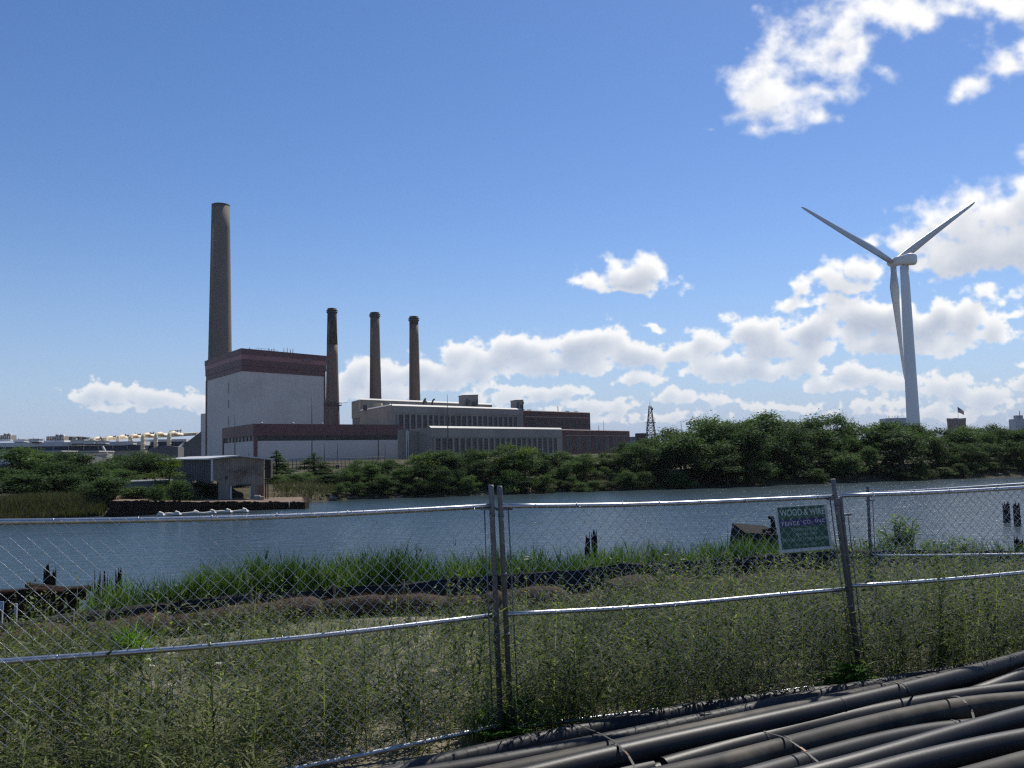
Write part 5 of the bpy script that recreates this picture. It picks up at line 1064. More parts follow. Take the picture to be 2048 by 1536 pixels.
# --- chimneys
def chimney(px, pt, rt_px, pb, rb_px, y, label, mt, collars=True, soot=0.0, ring_py=None):
    c = at(px, pt, y); zt = c.z; zb = at(px, pb, y).z; rt_, rb = rt_px * y / FPX, rb_px * y / FPX; k = (rb - rt_) / (zt - zb); r = lambda z: rt_ + k * (zt - z)
    root = thing('chimney', (c.x, y, GRD), label, 'chimney', None); zs = zt - soot
    prof = [(r(GRD), GRD - 1)] + [(r(z), z) for z in np.linspace(GRD + 2, zs, 12)]
    MB().lathe([(a, z - GRD) for a, z in prof], (c.x, y, GRD), 32).build('shaft', mt, root)
    if soot: MB().lathe([(r(z) + .015, z) for z in np.linspace(zs - .02, zt, 4)] + [(r(zt) - .6, zt), (r(zt) - .6, zt - 3)], (c.x, y, 0), 32).build('sooty_top', SOOT, root)
    if collars:
        h = y / FPX
        m = MB(); m.lathe([(rt_ - .1, -9.5 * h), (rt_ + 2.0 * h, -9.0 * h), (rt_ + 2.0 * h, -6.6 * h), (rt_ - .1, -6.2 * h)], (c.x, y, zt), 24)
        for j in range(10): w = j * math.pi / 5; p = Vector((c.x + math.cos(w) * (rt_ + 2 * h), y + math.sin(w) * (rt_ + 2 * h), zt - 7 * h)); m.tube([p, p + Vector((0, 0, 3.2 * h))], .09, 4)
        m.lathe([(rt_ + 1.9 * h, -3.9 * h), (rt_ + 2.05 * h, -3.9 * h), (rt_ + 2.05 * h, -3.5 * h), (rt_ + 1.9 * h, -3.5 * h)], (c.x, y, zt), 24); m.build('gallery', DSTEEL, root)
    if ring_py:
        z = at(px, ring_py, y).z; rr = r(z); m = MB(); m.lathe([(rr, -.25), (rr + 1.2, -.2), (rr + 1.2, .12), (rr, .2)], (c.x, y, z), 24)
        for j in range(12): w = j * math.pi / 6; p = Vector((c.x + math.cos(w) * (rr + 1.1), y + math.sin(w) * (rr + 1.1), z)); m.tube([p, p + Vector((0, 0, 1.3))], .06, 4)
        m.lathe([(rr + 1.05, 1.2), (rr + 1.18, 1.2), (rr + 1.18, 1.32), (rr + 1.05, 1.32)], (c.x, y, z), 24); p = Vector((c.x + rr, y, z + 1)); m.tube([p, p + Vector((4.4, 0, .5))], .08, 4); m.build('platform', DSTEEL, root)
    # climbing ladder on the near side
    m = MB(); p0 = Vector((c.x - r(GRD) * .5, y - r(GRD) * .9, GRD)); p1 = Vector((c.x - rt_ * .5, y - rt_ * .9, zt))
    for s in (-.22, .22): m.tube([p0 + Vector((s, -.2, 0)), p1 + Vector((s, -.2, 0))], .05, 4)
    m.build('ladder', DSTEEL, root)
    return root
chimney(441.5, 410, 17.8, 700, 22.5, 560, 'tallest chimney, plain grey brown, rising behind the tall white block', STACKC, False, soot=1.2)
chimney(664, 617, 9.0, 848, 14.2, 440, 'chimney just right of the tall white block, blackened in its top part', STACKB, True, soot=19, ring_py=811)
chimney(749.5, 625, 9.0, 799, 11.8, 486, 'middle one of the three slimmer chimneys', STACKB, True, soot=1.4)
chimney(827.5, 633, 8.8, 800, 11.3, 510, 'rightmost of the three slimmer chimneys, above the concrete hall', STACKB, True, soot=5)

# --- industrial shed with blue band, ducts and roof plant at left
def left_works():
    BLUE = mat('dark_blue_cladding', (.018, .038, .085), (.014, .03, .07), .6, scale=.2); ALU = mat('pale_metal_fascia', (.56, .56, .57), (.48, .49, .50), .5, scale=.1, streak=(1, 1, .3)); CREAM = mat('cream_insulated_duct', (.85, .70, .46), (.76, .61, .39), .6, scale=.5, streak=(3, 3, 3)); PALE = mat('pale_block_wall', (.36, .34, .29), (.26, .25, .21), .9, scale=.15, dirt=(.20, .19, .16), dscale=.2)
    a, b = at(-90, 884, 235), at(282, 890.5, 262); Z = a.z; zt = lambda py, yy: at(0, py, yy).z
    root = thing('banded_factory', (a.x, a.y, GRD), 'long low factory with a dark blue band under a pale roof edge at the left', 'factory'); d = Vector((-6, 40, 0)); h0, h1, h2 = at(0, 885.5, 240).z, at(0, 894, 240).z, at(0, 905, 240).z
    pl = [xy(a), xy(b), xy(b + d), xy(a + d)]; nn = Vector(((b - a).y, -(b - a).x, 0)).normalized(); gr = lambda k: [xy(a + nn * k), xy(b + nn * k), xy(b + d), xy(a + d)]
    MB().prism(gr(0), GRD, h2).build('wall', PALE, root); MB().prism(gr(.12), h2, h1).build('blue_band', BLUE, root); m = MB(); m.prism(gr(.5), h1, h0); m.build('fascia', ALU, root); f = Face(a + nn * .5, b + nn * .5, h1, h0); m = MB()
    for k in range(1, 12): f.slab(m, k / 12 - .0012, k / 12 + .0012, -.9, 1, 0, .12)
    m.build('panel_joint', ALU, root)
    # lower pale roofs and walls in front
    for x0, x1, y0, y1, yy, mt, nm, lab in ((-20, 28, 905, 935, 205, ALU, 'flat_roof_store', 'low pale roofed store at the far left below the blue band'), (80, 122, 904, 935, 212, PALE, 'flat_roof_store', 'low pale store between the trees at left'), (160, 196, 904.5, 940, 190, PALE, 'concrete_wall_block', 'pale concrete wall block with a white roof between the left trees')):
        p, q = at(x0, y0, yy), at(x1, y0 + .5, yy + 3); t = thing(nm, (p.x, p.y, GRD), lab, 'building'); MB().prism([xy(p), xy(q), xy(q + Vector((-3, 14, 0))), xy(p + Vector((-3, 14, 0)))], GRD, p.z).build('wall', mt, t); MB().prism([xy(p + Vector((-.3, -.3, 0))), xy(q + Vector((.3, -.3, 0))), xy(q + Vector((-2.8, 14, 0))), xy(p + Vector((-3.3, 14, 0)))], p.z, p.z + .3).build('roof', COPING, t)
    p, q = at(168, 909.5, 176), at(214, 911, 182); t = thing('concrete_wall', (p.x, p.y, GRD), 'long stained concrete wall behind the left trees', 'wall'); MB().prism([xy(p), xy(q), xy(q + Vector((0, 1, 0))), xy(p + Vector((0, 1, 0)))], GRD, p.z).build('wall_panel', PALE, t); MB().prism([xy(p + Vector((-.1, -.15, 0))), xy(q + Vector((.1, -.15, 0))), xy(q + Vector((0, 1.1, 0))), xy(p + Vector((0, 1.1, 0)))], p.z, p.z + .2).build('coping', PALE, t)
    p, q = at(205, 893, 200), at(213, 907, 200); tag(MB().tube([p, q, q - Vector((0, 0, 5))], .28, 8).build('slanted_chute', COPING, origin=q), 'short white slanting chute in front of the blue band', 'chute')
    # second section at the right, behind the ducts
    p, q = at(286, 881, 272), at(372, 876.5, 278); t = thing('banded_factory', (p.x, p.y, GRD), 'rear section of the blue banded factory, behind the cream ducts', 'factory'); dd = Vector((-4, 25, 0)); zA = p.z
    MB().prism([xy(p), xy(q), xy(q + dd), xy(p + dd)], GRD, zA - 3).build('wall', ALU, t); nn2 = Vector(((q - p).y, -(q - p).x, 0)).normalized(); MB().prism([xy(p + nn2 * .1), xy(q + nn2 * .1), xy(q + dd), xy(p + dd)], zA - 3, zA - .5).build('blue_band', BLUE, t); MB().prism([xy(p + nn2 * .4), xy(q + nn2 * .4), xy(q + dd), xy(p + dd)], zA - .5, zA + .3).build('fascia', ALU, t)
    # dark sloped conveyor house and dark box
    u0, u1, u2 = at(355, 905, 262), at(403, 905, 266), at(403, 862, 266); t = thing('sloping_gallery', (u0.x, u0.y, GRD), 'dark grey sloping gallery rising to the tall white block', 'building'); dd = Vector((-5, 14, 0)); lo = at(357, 898, 262).z
    MB().prism([xy(u0), xy(u1), xy(u1 + dd), xy(u0 + dd)], GRD, [lo, u2.z, u2.z, lo]).build('body', mat('dark_grey_metal', (.13, .125, .125), (.10, .095, .095), .8, scale=.2), t); MB().quad(at(346, 902, 258), at(362, 902, 261), at(369, 884, 262), at(366, 885, 262)).build('side_panel', ALU, t)
    p, q = at(300, 897, 225), at(356, 893, 228); t = thing('dark_pump_house', (p.x, p.y, GRD), 'dark grey box building below the cream duct legs', 'building'); pm = p.lerp(q, .55); zz = at(335, 891, 232).z; MB().prism([xy(p), xy(pm), xy(q), xy(q + Vector((-3, 12, 0))), xy(p + Vector((-3, 12, 0)))], GRD, [p.z, zz, zz - .5, zz - .5, p.z]).build('body', mat('dark_grey_metal', (.13, .125, .125), (.10, .095, .095), .8), t); fdoor = Face(p, q, GRD, p.z); m = MB(); fdoor.slab(m, .1, .2, .2, .8, 0, .1); m.build('door', DSTEEL, t)
    # cream ducts
    t = thing('cream_duct', at(300, 872, 250), 'row of cream insulated ducts, a long header with elbowed legs, on the factory roof', 'duct'); hp = [at(x, y, yy) for x, y, yy in ((170, 880, 300), (214, 877.5, 290), (258, 875, 282), (300, 873, 275), (345, 870.5, 270), (394, 867.5, 268))]; MB().tube(hp, .52, 14).build('header', CREAM, t)
    for px, pt, pb, yy in ((187, 877.5, 884, 288), (212, 876, 884, 276), (236, 874, 890, 265), (261, 872.5, 885, 256), (285.5, 870, 903, 248), (311.5, 868.5, 895, 246), (338, 867, 891, 246)):
        a2 = at(px, pt + 1.5, yy); bt = at(px, pb, yy); top = at(px + 2.5, pt, yy + 1); far = at(px + 26, pt + 2.2, yy + 14); r = .58; MB().tube([bt - Vector((0, 0, .5)), bt.lerp(a2, .5), a2 - Vector((0, 0, .5)), a2.lerp(top, .6) + Vector((.1, 0, .1)), top + Vector((.8, .6, .15)), top.lerp(far, .5), far], [r, r, r, r, r, r * .85, r * .8], 14).build('duct_leg', CREAM, t)
        for k in range(3): m = MB(); z = bt.z + (a2.z - bt.z) * (k + .6) / 3.4; m.lathe([(r, -.08), (r + .07, -.06), (r + .07, .06), (r, .08)], (bt.x, yy, z), 14); m.build('flange', CREAM, t)
    for k, (px, py, yy, w_) in enumerate(((198, 877, 290, 10), (226, 874, 280, 9), (252, 872, 274, 9), (276, 870, 268, 10), (301, 867, 262, 11), (350, 862.5, 262, 22))):
        p = at(px, py, yy); m = MB(); ww = w_ * yy / FPX
        for j in range(5): xx = p.x + ww * (j / 4 - .5); m.tube([(xx, p.y, p.z - .6), (xx + random.uniform(-.2, .2), p.y, p.z + random.uniform(.2, .7))], .12, 5)
        m.tube([(p.x - ww / 2, p.y, p.z), (p.x + ww / 2, p.y, p.z + .1)], .16, 6); tag(m.build('valve_rack', mat('rusty_valve_metal', (.12, .08, .05), (.07, .05, .035), .8, scale=.8), origin=p), 'small rusty valve rack above the cream ducts' if k < 5 else 'largest rusty valve rack above the right end of the cream ducts', 'valve rack', 'valve racks above the cream ducts')
    # roof plant
    LG = mat('light_grey_unit', (.62, .61, .59), (.52, .51, .50), .6, scale=.4); TANB = mat('tan_grey_unit', (.26, .22, .17), (.19, .165, .13), .7, scale=.6)
    for px, w_, pt, pb, yy, kind, lab in ((12, 34, 866, 884, 248, 'fan', 'big roof cooling unit at the far left edge'), (115, 40, 868, 886, 252, 'fan', 'big roof cooling unit with caged fans left of the dark boxes'), (42, 22, 878, 885, 246, 'box', 'low grey roof unit right of the far left cooler'), (72, 20, 877, 885, 246, 'box', 'low roof unit with a small white box beside it'), (142, 12, 872, 886, 258, 'dark', 'dark slatted box beside the caged fan cooler'), (159, 7, 872, 886, 262, 'dark', 'first of two small dark upright boxes on the roof'), (172, 7, 873, 886, 262, 'dark', 'second small dark upright box on the roof'), (158, 26, 879, 888, 250, 'box', 'pale roof unit below the small dark boxes'), (182, 22, 880, 889, 250, 'box', 'pale roof unit left of the cream ducts'), (204, 22, 881, 889, 251, 'box', 'pale roof unit under the first cream duct legs'), (262, 16, 882, 890, 250, 'box', 'pale roof unit between two cream duct legs')):
        p = at(px, pb, yy); ww = w_ * yy / FPX; zt_ = at(px, pt, yy).z; hh = zt_ - p.z; t = thing('roof_unit', p, lab, 'roof unit', 'units on the factory roof')
        if kind == 'fan':
            MB().box((p.x, p.y, p.z + hh * .18), (ww, 4, hh * .20)).build('base', LG, t); MB().box((p.x, p.y, p.z + hh * .52), (ww * .86, 3, hh * .44)).build('body', TANB, t)
            for j in range(4): c = Vector((p.x + ww * (.06 + .11 * j), p.y - 1.2, p.z + hh * .46)); MB().lathe([(ww * .055, 0), (ww * .055, hh * .46), (ww * .04, hh * .46), (ww * .03, hh * .5)], c, 10).build('fan', LG if j % 2 else TANB, t)
            m = MB()
            for j in range(9): x_ = p.x - ww * .48 + ww * .96 * j / 8; m.tube([(x_, p.y - 1.9, p.z + hh * .2), (x_, p.y - 1.9, p.z + hh * .62)], .06, 4)
            m.build('cage', LG, t)
        else:
            mt = TANB if kind == 'dark' else LG; MB().box((p.x, p.y, p.z + hh * .45), (ww, 2.4, hh * .7)).build('body', DSTEEL if kind == 'dark' else LG, t); MB().box((p.x, p.y, p.z + hh * .86), (ww * 1.12, 2.8, hh * .12)).build('lid', mt, t); MB().box((p.x, p.y, p.z + hh * .0), (ww * .8, 2, hh * .3)).build('base', DSTEEL, t)
            if kind == 'box': MB().tube([(p.x - ww * .2, p.y, p.z + hh * .9), (p.x - ww * .2, p.y, p.z + hh * 1.3)], .2, 6).build('flue', LG, t)
left_works()

# --- substation behind the two pointed trees
def substation():
    INS = mat('pale_insulator', (.42, .43, .44), (.32, .33, .34), .4, scale=1); y = 150
    for k, (px, pt, lab) in enumerate(((584, 944, 'first switch gear column'), (592, 946, 'second'), (600, 945, 'third'), (608, 948, 'fourth'), (675, 930, 'fifth'))):
        c = at(px, 968, y); zt_ = at(px, pt, y).z; g = gz(c.x, y); t = thing('switch_gear', (c.x, y, g), ('grey insulator column of the substation, seen in the gap between the pointed trees' if k < 4 else 'dark capped insulator column of the substation right of the pointed trees'), 'switch gear', 'insulator columns of the substation' if k < 4 else None)
        for dx in (-.18, .18):
            m = MB(); prof = [(.12, 0)]; n = 7
            for j in range(n): z = (zt_ - g) * (.45 + .5 * j / n); prof += [(.07, z), (.17, z + .08), (.07, z + .16)]
            m.lathe(prof, (c.x + dx, y, g), 8); m.build('insulator', INS if k < 4 else DSTEEL, t)
        MB().box((c.x, y, g + (zt_ - g) * .42), (.7, .4, .15)).build('cross_arm', DSTEEL, t)
    t = thing('bus_frame', at(640, 968, 152), 'dark steel bus frame of the substation crossing behind the pointed trees', 'steel frame'); z = at(600, 937, 152).z; g = GRD
    for px in (577, 600, 648, 665, 704): p = at(px, 960, 152); MB().tube([(p.x, 152, g), (p.x, 152, z)], .10, 6).build('column', DSTEEL, t)
    a, b = at(574, 937, 152), at(708, 931, 152); MB().tube([a, b], .09, 6).build('beam', DSTEEL, t); MB().tube([a - Vector((0, 0, .9)), b - Vector((0, 0, .9))], .05, 6).build('beam', DSTEEL, t)
    for px, pt, y, lab, w_ in ((571, 921, 148, 'pale lamp post with a white head right of the first pointed tree', True), (609, 917, 147, 'dark lamp post with a side arm left of the second pointed tree', False)):
        p = at(px, pt, y); g = gz(p.x, y); t = thing('lamp_post', (p.x, y, g), lab, 'lamp post'); MB().tube([(p.x, y, g), (p.x, y, p.z)], [.1, .07], 8).build('pole', INS if w_ else DSTEEL, t)
        if w_: MB().lathe([(.05, -.25), (.26, -.1), (.3, .1), (.18, .28), (.02, .34)], p, 12).build('lamp_head', COPING, t)
        else: MB().tube([p - Vector((0, 0, .55)), p + Vector((.5, 0, -.5))], .06, 6).build('arm', DSTEEL, t); MB().box(p + Vector((.5, 0, -.55)), (.4, .25, .14)).build('lamp_head', DSTEEL, t)
    a, b = at(560, 966, 146), at(770, 962, 150); t = thing('site_fence', (a.x, a.y, GRD), 'dark mesh fence of the substation behind the brown bank grass', 'fence'); m = MB(); n = 26
    for k in range(n + 1): p = a.lerp(b, k / n); m.tube([(p.x, p.y, GRD - .2), (p.x, p.y, GRD + 2.0)], .05, 5)
    m.build('post', DSTEEL, t); m = MB()
    for h in (.15, 1.0, 1.95): m.tube([(a.x, a.y, GRD + h), (b.x, b.y, GRD + h)], .035, 4)
    for k in range(160): p = a.lerp(b, k / 160); m.tube([(p.x, p.y, GRD + .1), (p.x, p.y, GRD + 1.95)], .012, 3, caps=False)
    m.build('rail', DSTEEL, t)
substation()

# --- derelict metal shed on its dock
def shed():
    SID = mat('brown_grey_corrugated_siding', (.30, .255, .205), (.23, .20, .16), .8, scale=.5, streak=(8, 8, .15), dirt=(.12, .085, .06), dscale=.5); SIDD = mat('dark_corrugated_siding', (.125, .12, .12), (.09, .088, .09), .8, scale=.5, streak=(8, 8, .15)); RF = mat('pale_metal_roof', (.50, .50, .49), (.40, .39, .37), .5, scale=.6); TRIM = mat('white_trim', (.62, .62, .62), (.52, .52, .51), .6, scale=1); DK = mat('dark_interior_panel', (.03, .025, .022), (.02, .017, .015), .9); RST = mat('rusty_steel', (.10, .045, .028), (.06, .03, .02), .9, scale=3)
    y0 = 78.0; base = at(424, 1003, y0).z - .05; e0 = at(424, 918.5, y0); e1 = at(528, 918.5, y0 + 1.2); rg = at(482, 912.8, y0 + .6); back = Vector((-11.9, 19, 0)); root = thing('metal_shed', (e0.x, e0.y, base), 'derelict corrugated metal shed with a low gable and torn openings on the dock', 'shed')
    def corr(a, b, holes, zt_fn, m, name, n):
        """corrugated wall from a to b with rectangular holes (u0,u1,z0,z1)"""
        f = Face(a, b, 0, 1); o = MB()
        for k in range(n):
            u0, u1 = k / n, (k + 1) / n; uc = (u0 + u1) / 2; off = .035 if k % 2 else 0.0; segs = [(base, None)]; hs = [h for h in holes if h[0] <= uc <= h[1]]; zr = [base]
            zz = base; lst = []
            for h in sorted(hs, key=lambda h: h[2]): lst.append((zz, h[2])); zz = h[3] + (random.uniform(-.15, .1) if len(h) > 4 else 0)
            lst.append((zz, None))
            for s0, s1 in lst:
                t0 = s1 if s1 is not None else zt_fn(u0); t1 = s1 if s1 is not None else zt_fn(u1)
                if t0 - s0 < .02: continue
                q = [f.P(u0, 0, off), f.P(u1, 0, off), f.P(u1, 0, off - .09), f.P(u0, 0, off - .09)]; vs = []
                for p, z in zip(q, (s0,) * 4): vs.append((p.x, p.y, z))
                for p, z in zip(q, (t0, t1, t1, t0)): vs.append((p.x, p.y, z))
                o.hexa(vs)
        return o.build(name, m, root), f
    zh = lambda u: e0.z + (rg.z - e0.z) * (u / .56 if u < .56 else (1 - u) / .44)
    yf = lambda px, py: at(px, py, y0 + .6).z
    fw = Face(e0, e1, 0, 1); du0, du1 = (463 - 424) / 104, (499 - 424) / 104
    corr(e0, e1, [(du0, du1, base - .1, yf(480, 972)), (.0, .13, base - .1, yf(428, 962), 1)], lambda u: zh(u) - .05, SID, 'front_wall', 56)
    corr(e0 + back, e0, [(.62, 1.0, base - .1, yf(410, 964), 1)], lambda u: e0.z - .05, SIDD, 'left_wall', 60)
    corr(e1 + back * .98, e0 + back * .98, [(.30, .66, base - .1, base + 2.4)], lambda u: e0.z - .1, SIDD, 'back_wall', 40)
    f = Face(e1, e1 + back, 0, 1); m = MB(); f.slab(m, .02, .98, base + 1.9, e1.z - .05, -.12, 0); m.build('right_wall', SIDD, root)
    m = MB(); o_ = Vector((-.35, -.5, 0)); th = Vector((0, 0, .12)); ov = e1 + Vector((.62, 0, -.04)); lv = e0 + Vector((-.35, 0, -.03)); fr = Vector((0, -.35, 0))
    for a, b in ((lv, rg), (rg, ov)): m.hexa([a + fr, b + fr, b + back * 1.02, a + back * 1.02, a + fr + th, b + fr + th, b + back * 1.02 + th, a + back * 1.02 + th])
    m.build('roof', RF, root)
    m = MB(); p = fw.P(0, 0, .06); m.box((p.x + .02, p.y - .02, (e0.z + yf(424, 962)) / 2), (.15, .16, e0.z - yf(424, 962))); m.build('corner_trim', TRIM, root)
    for u in (du0 - .012, du1 + .012): p = fw.P(u, 0, .08); zt_ = yf(480, 972); MB().box((p.x, p.y, (base + zt_) / 2), (.13, .12, zt_ - base)).build('door_frame', TRIM, root)
    p = fw.P((du0 + du1) / 2, 0, .08); MB().box((p.x, p.y, yf(480, 972) + .06), ((du1 - du0) * fw.L + .26, .1, .12)).build('door_lintel', DK, root)
    p = fw.P(.13, 0, -.3); MB().box((p.x, p.y, base + 1.1), (.35, .1, 2.2)).build('torn_panel', DK, root)
    a = e1 + Vector((.05, .1, 0)); MB().prism([(a.x, a.y), (a.x + .52, a.y + .1), (a.x + .4, a.y + 1.2), (a.x, a.y + 1.2)], yf(535, 957), e1.z - .05).build('side_hood', DK, root)
    for px in (531.5, 536): q = at(px, 960, y0 + 1.4); MB().box((q.x, q.y, (base + yf(535, 957)) / 2), (.1, .1, yf(535, 957) - base)).build('steel_post', RST, root)
    mp = MB(); q = fw.P(.905, 0, .045); mp.box((q.x, q.y, yf(520, 980)), (.75, .03, .9)); mp.build('red_paint_patch', mat('red_paint_smear', (.25, .07, .055), (.19, .12, .095), .9, scale=2.5, lo=.4, hi=.55), root)
    q = fw.P(.27, 0, .1); MB().box((q.x, q.y, yf(452, 955)), (.16, .12, .22)).build('wall_lamp', DSTEEL, root)
    return base
BASE = shed()
def dock():
    W = mat('black_dock_timber', (.020, .014, .010), (.045, .030, .020), .95, spec=.1, scale=2, streak=(2, 2, .3), bump=.8, bscale=12); TOP = mat('rusty_earth_fill', (.17, .11, .068), (.10, .068, .045), .95, scale=1.2, bump=.6, bscale=10, dirt=(.23, .18, .13), dscale=.8)
    pts = [onz(222, 1034, 0), onz(420, 1022.5, 0), onz(613, 1016.5, 0)]; root = thing('timber_dock', (pts[1].x, pts[1].y, 0), 'long black timber dock wall with earth fill, under the shed', 'dock'); tz = [at(224, 1000, pts[0].y).z, at(420, 1003, pts[1].y).z, at(613, 1002.5, pts[2].y).z]
    face = [(pts[0].x, pts[0].y), (pts[1].x, pts[1].y), (pts[2].x, pts[2].y)]; n = 74
    for k in range(n):
        s = k / n * 2; i = min(int(s), 1); t = s - i; a = pts[i].lerp(pts[i + 1], t); zt_ = tz[i] * (1 - t) + tz[i + 1] * t; q = math.atan2((pts[i + 1] - pts[i]).y, (pts[i + 1] - pts[i]).x); dz = random.uniform(-.10, .04); L = (pts[i + 1] - pts[i]).length * 2 / n
        MB().box((a.x, a.y + random.uniform(-.04, .04), (zt_ + dz - 1.2) / 2), (L * .98, .3, zt_ + dz + 1.2), Matrix.Rotation(q, 3, 'Z')).build('dock_pile', W, root)
    for h in (.25, .62):
        for i in range(2): MB().box(*plank(pts[i] + Vector((0, -.2, tz[i] * h)), pts[i + 1] + Vector((0, -.2, tz[i + 1] * h)), .12, .22)).build('waling_beam', W, root)
    bk = [(pts[2].x - 3.9, pts[2].y + 16), (pts[1].x - 3, pts[1].y + 30), (pts[0].x - 8, pts[0].y + 22)]; poly = face + bk
    MB().prism(poly, -1.2, [tz[0] - .06, tz[1] - .06, tz[2] - .06, BASE, BASE, BASE + .3]).build('fill', TOP, root)
    m = MB()
    a = pts[2]; m2 = MB()
    for k in range(12): p = Vector((a.x - 3.9 * k / 11, a.y + 16 * k / 11, 0)); m2.box((p.x - .1, p.y, (tz[2] - 1.1) / 2), (.3, 1.4, tz[2] + 1.0))
    m2.build('end_wall', W, root); p = at(580, 1010, pts[2].y - .5); MB().tube([(p.x, p.y - .2, .1), (p.x - .05, p.y - .2, tz[2])], .05, 6).build('pale_chain', mat('pale_rope', (.35, .30, .22), (.25, .21, .16), .9), root)
dock()
def boom():
    WL = mat('weathered_white_boom', (.62, .60, .55), (.42, .39, .33), .8, scale=2); a, b = onz(318, 1029.5, .14), onz(494, 1021.5, .14); root = thing('floating_boom', a, 'weathered white floating boom with small lumps, lying on the water before the dock', 'boom'); path = [a.lerp(b, k / 10) + Vector((0, .15 * math.sin(k), .05 * math.sin(k * 2.1))) for k in range(11)]; MB().tube(path, .10, 10).build('float_tube', WL, root)
    for u in (.02, .2, .41, .60, .78, .97): p = a.lerp(b, u); MB().hexa([p + Vector(q) for q in ((-.34, -.15, -.05), (.26, -.18, -.05), (.36, .15, -.05), (-.28, .18, -.05), (-.15, -.06, .22), (.16, -.08, .15), (.14, .06, .17), (-.10, .07, .27))]).build('float_lump', WL, root)
boom()
def hut():
    G = mat('grey_hut_wall', (.20, .20, .205), (.15, .15, .155), .9, scale=.6); a, b = at(249, 966, 77), at(335, 963, 78.5); t = thing('small_hut', (a.x, a.y, GRD - .5), 'low grey hut half hidden by bushes left of the shed', 'hut'); d = Vector((-1.5, 5, 0)); MB().prism([xy(a), xy(b), xy(b + d), xy(a + d)], .6, a.z).build('wall', G, t); MB().prism([xy(a + Vector((-.15, -.15, 0))), xy(b + Vector((.15, -.15, 0))), xy(b + d), xy(a + d)], a.z, a.z + .12).build('roof', G, t); f = Face(a, b, .6, a.z); m = MB(); f.slab(m, .06, .12, .35, .75, 0, .05); m.build('window', DARKGL, t)
    for k, (px, lab) in enumerate(((514, 'larger pale concrete block beside the shed doorway'), (523, 'smaller concrete block at the right corner of the shed'))): p = at(px, 996 + k, 77.0); o = MB(); o.box((p.x, p.y, p.z), (.55 - .15 * k, .5, .5 - .12 * k), Matrix.Rotation(.3 * k + .1, 3, 'Z')); ob = o.build('concrete_block', mat('pale_rubble', (.30, .28, .25), (.2, .19, .17), .95, scale=4, bump=.8), origin=p); md = ob.modifiers.new('edge', 'BEVEL'); md.width = .05; tag(ob, lab, 'concrete block')
hut()

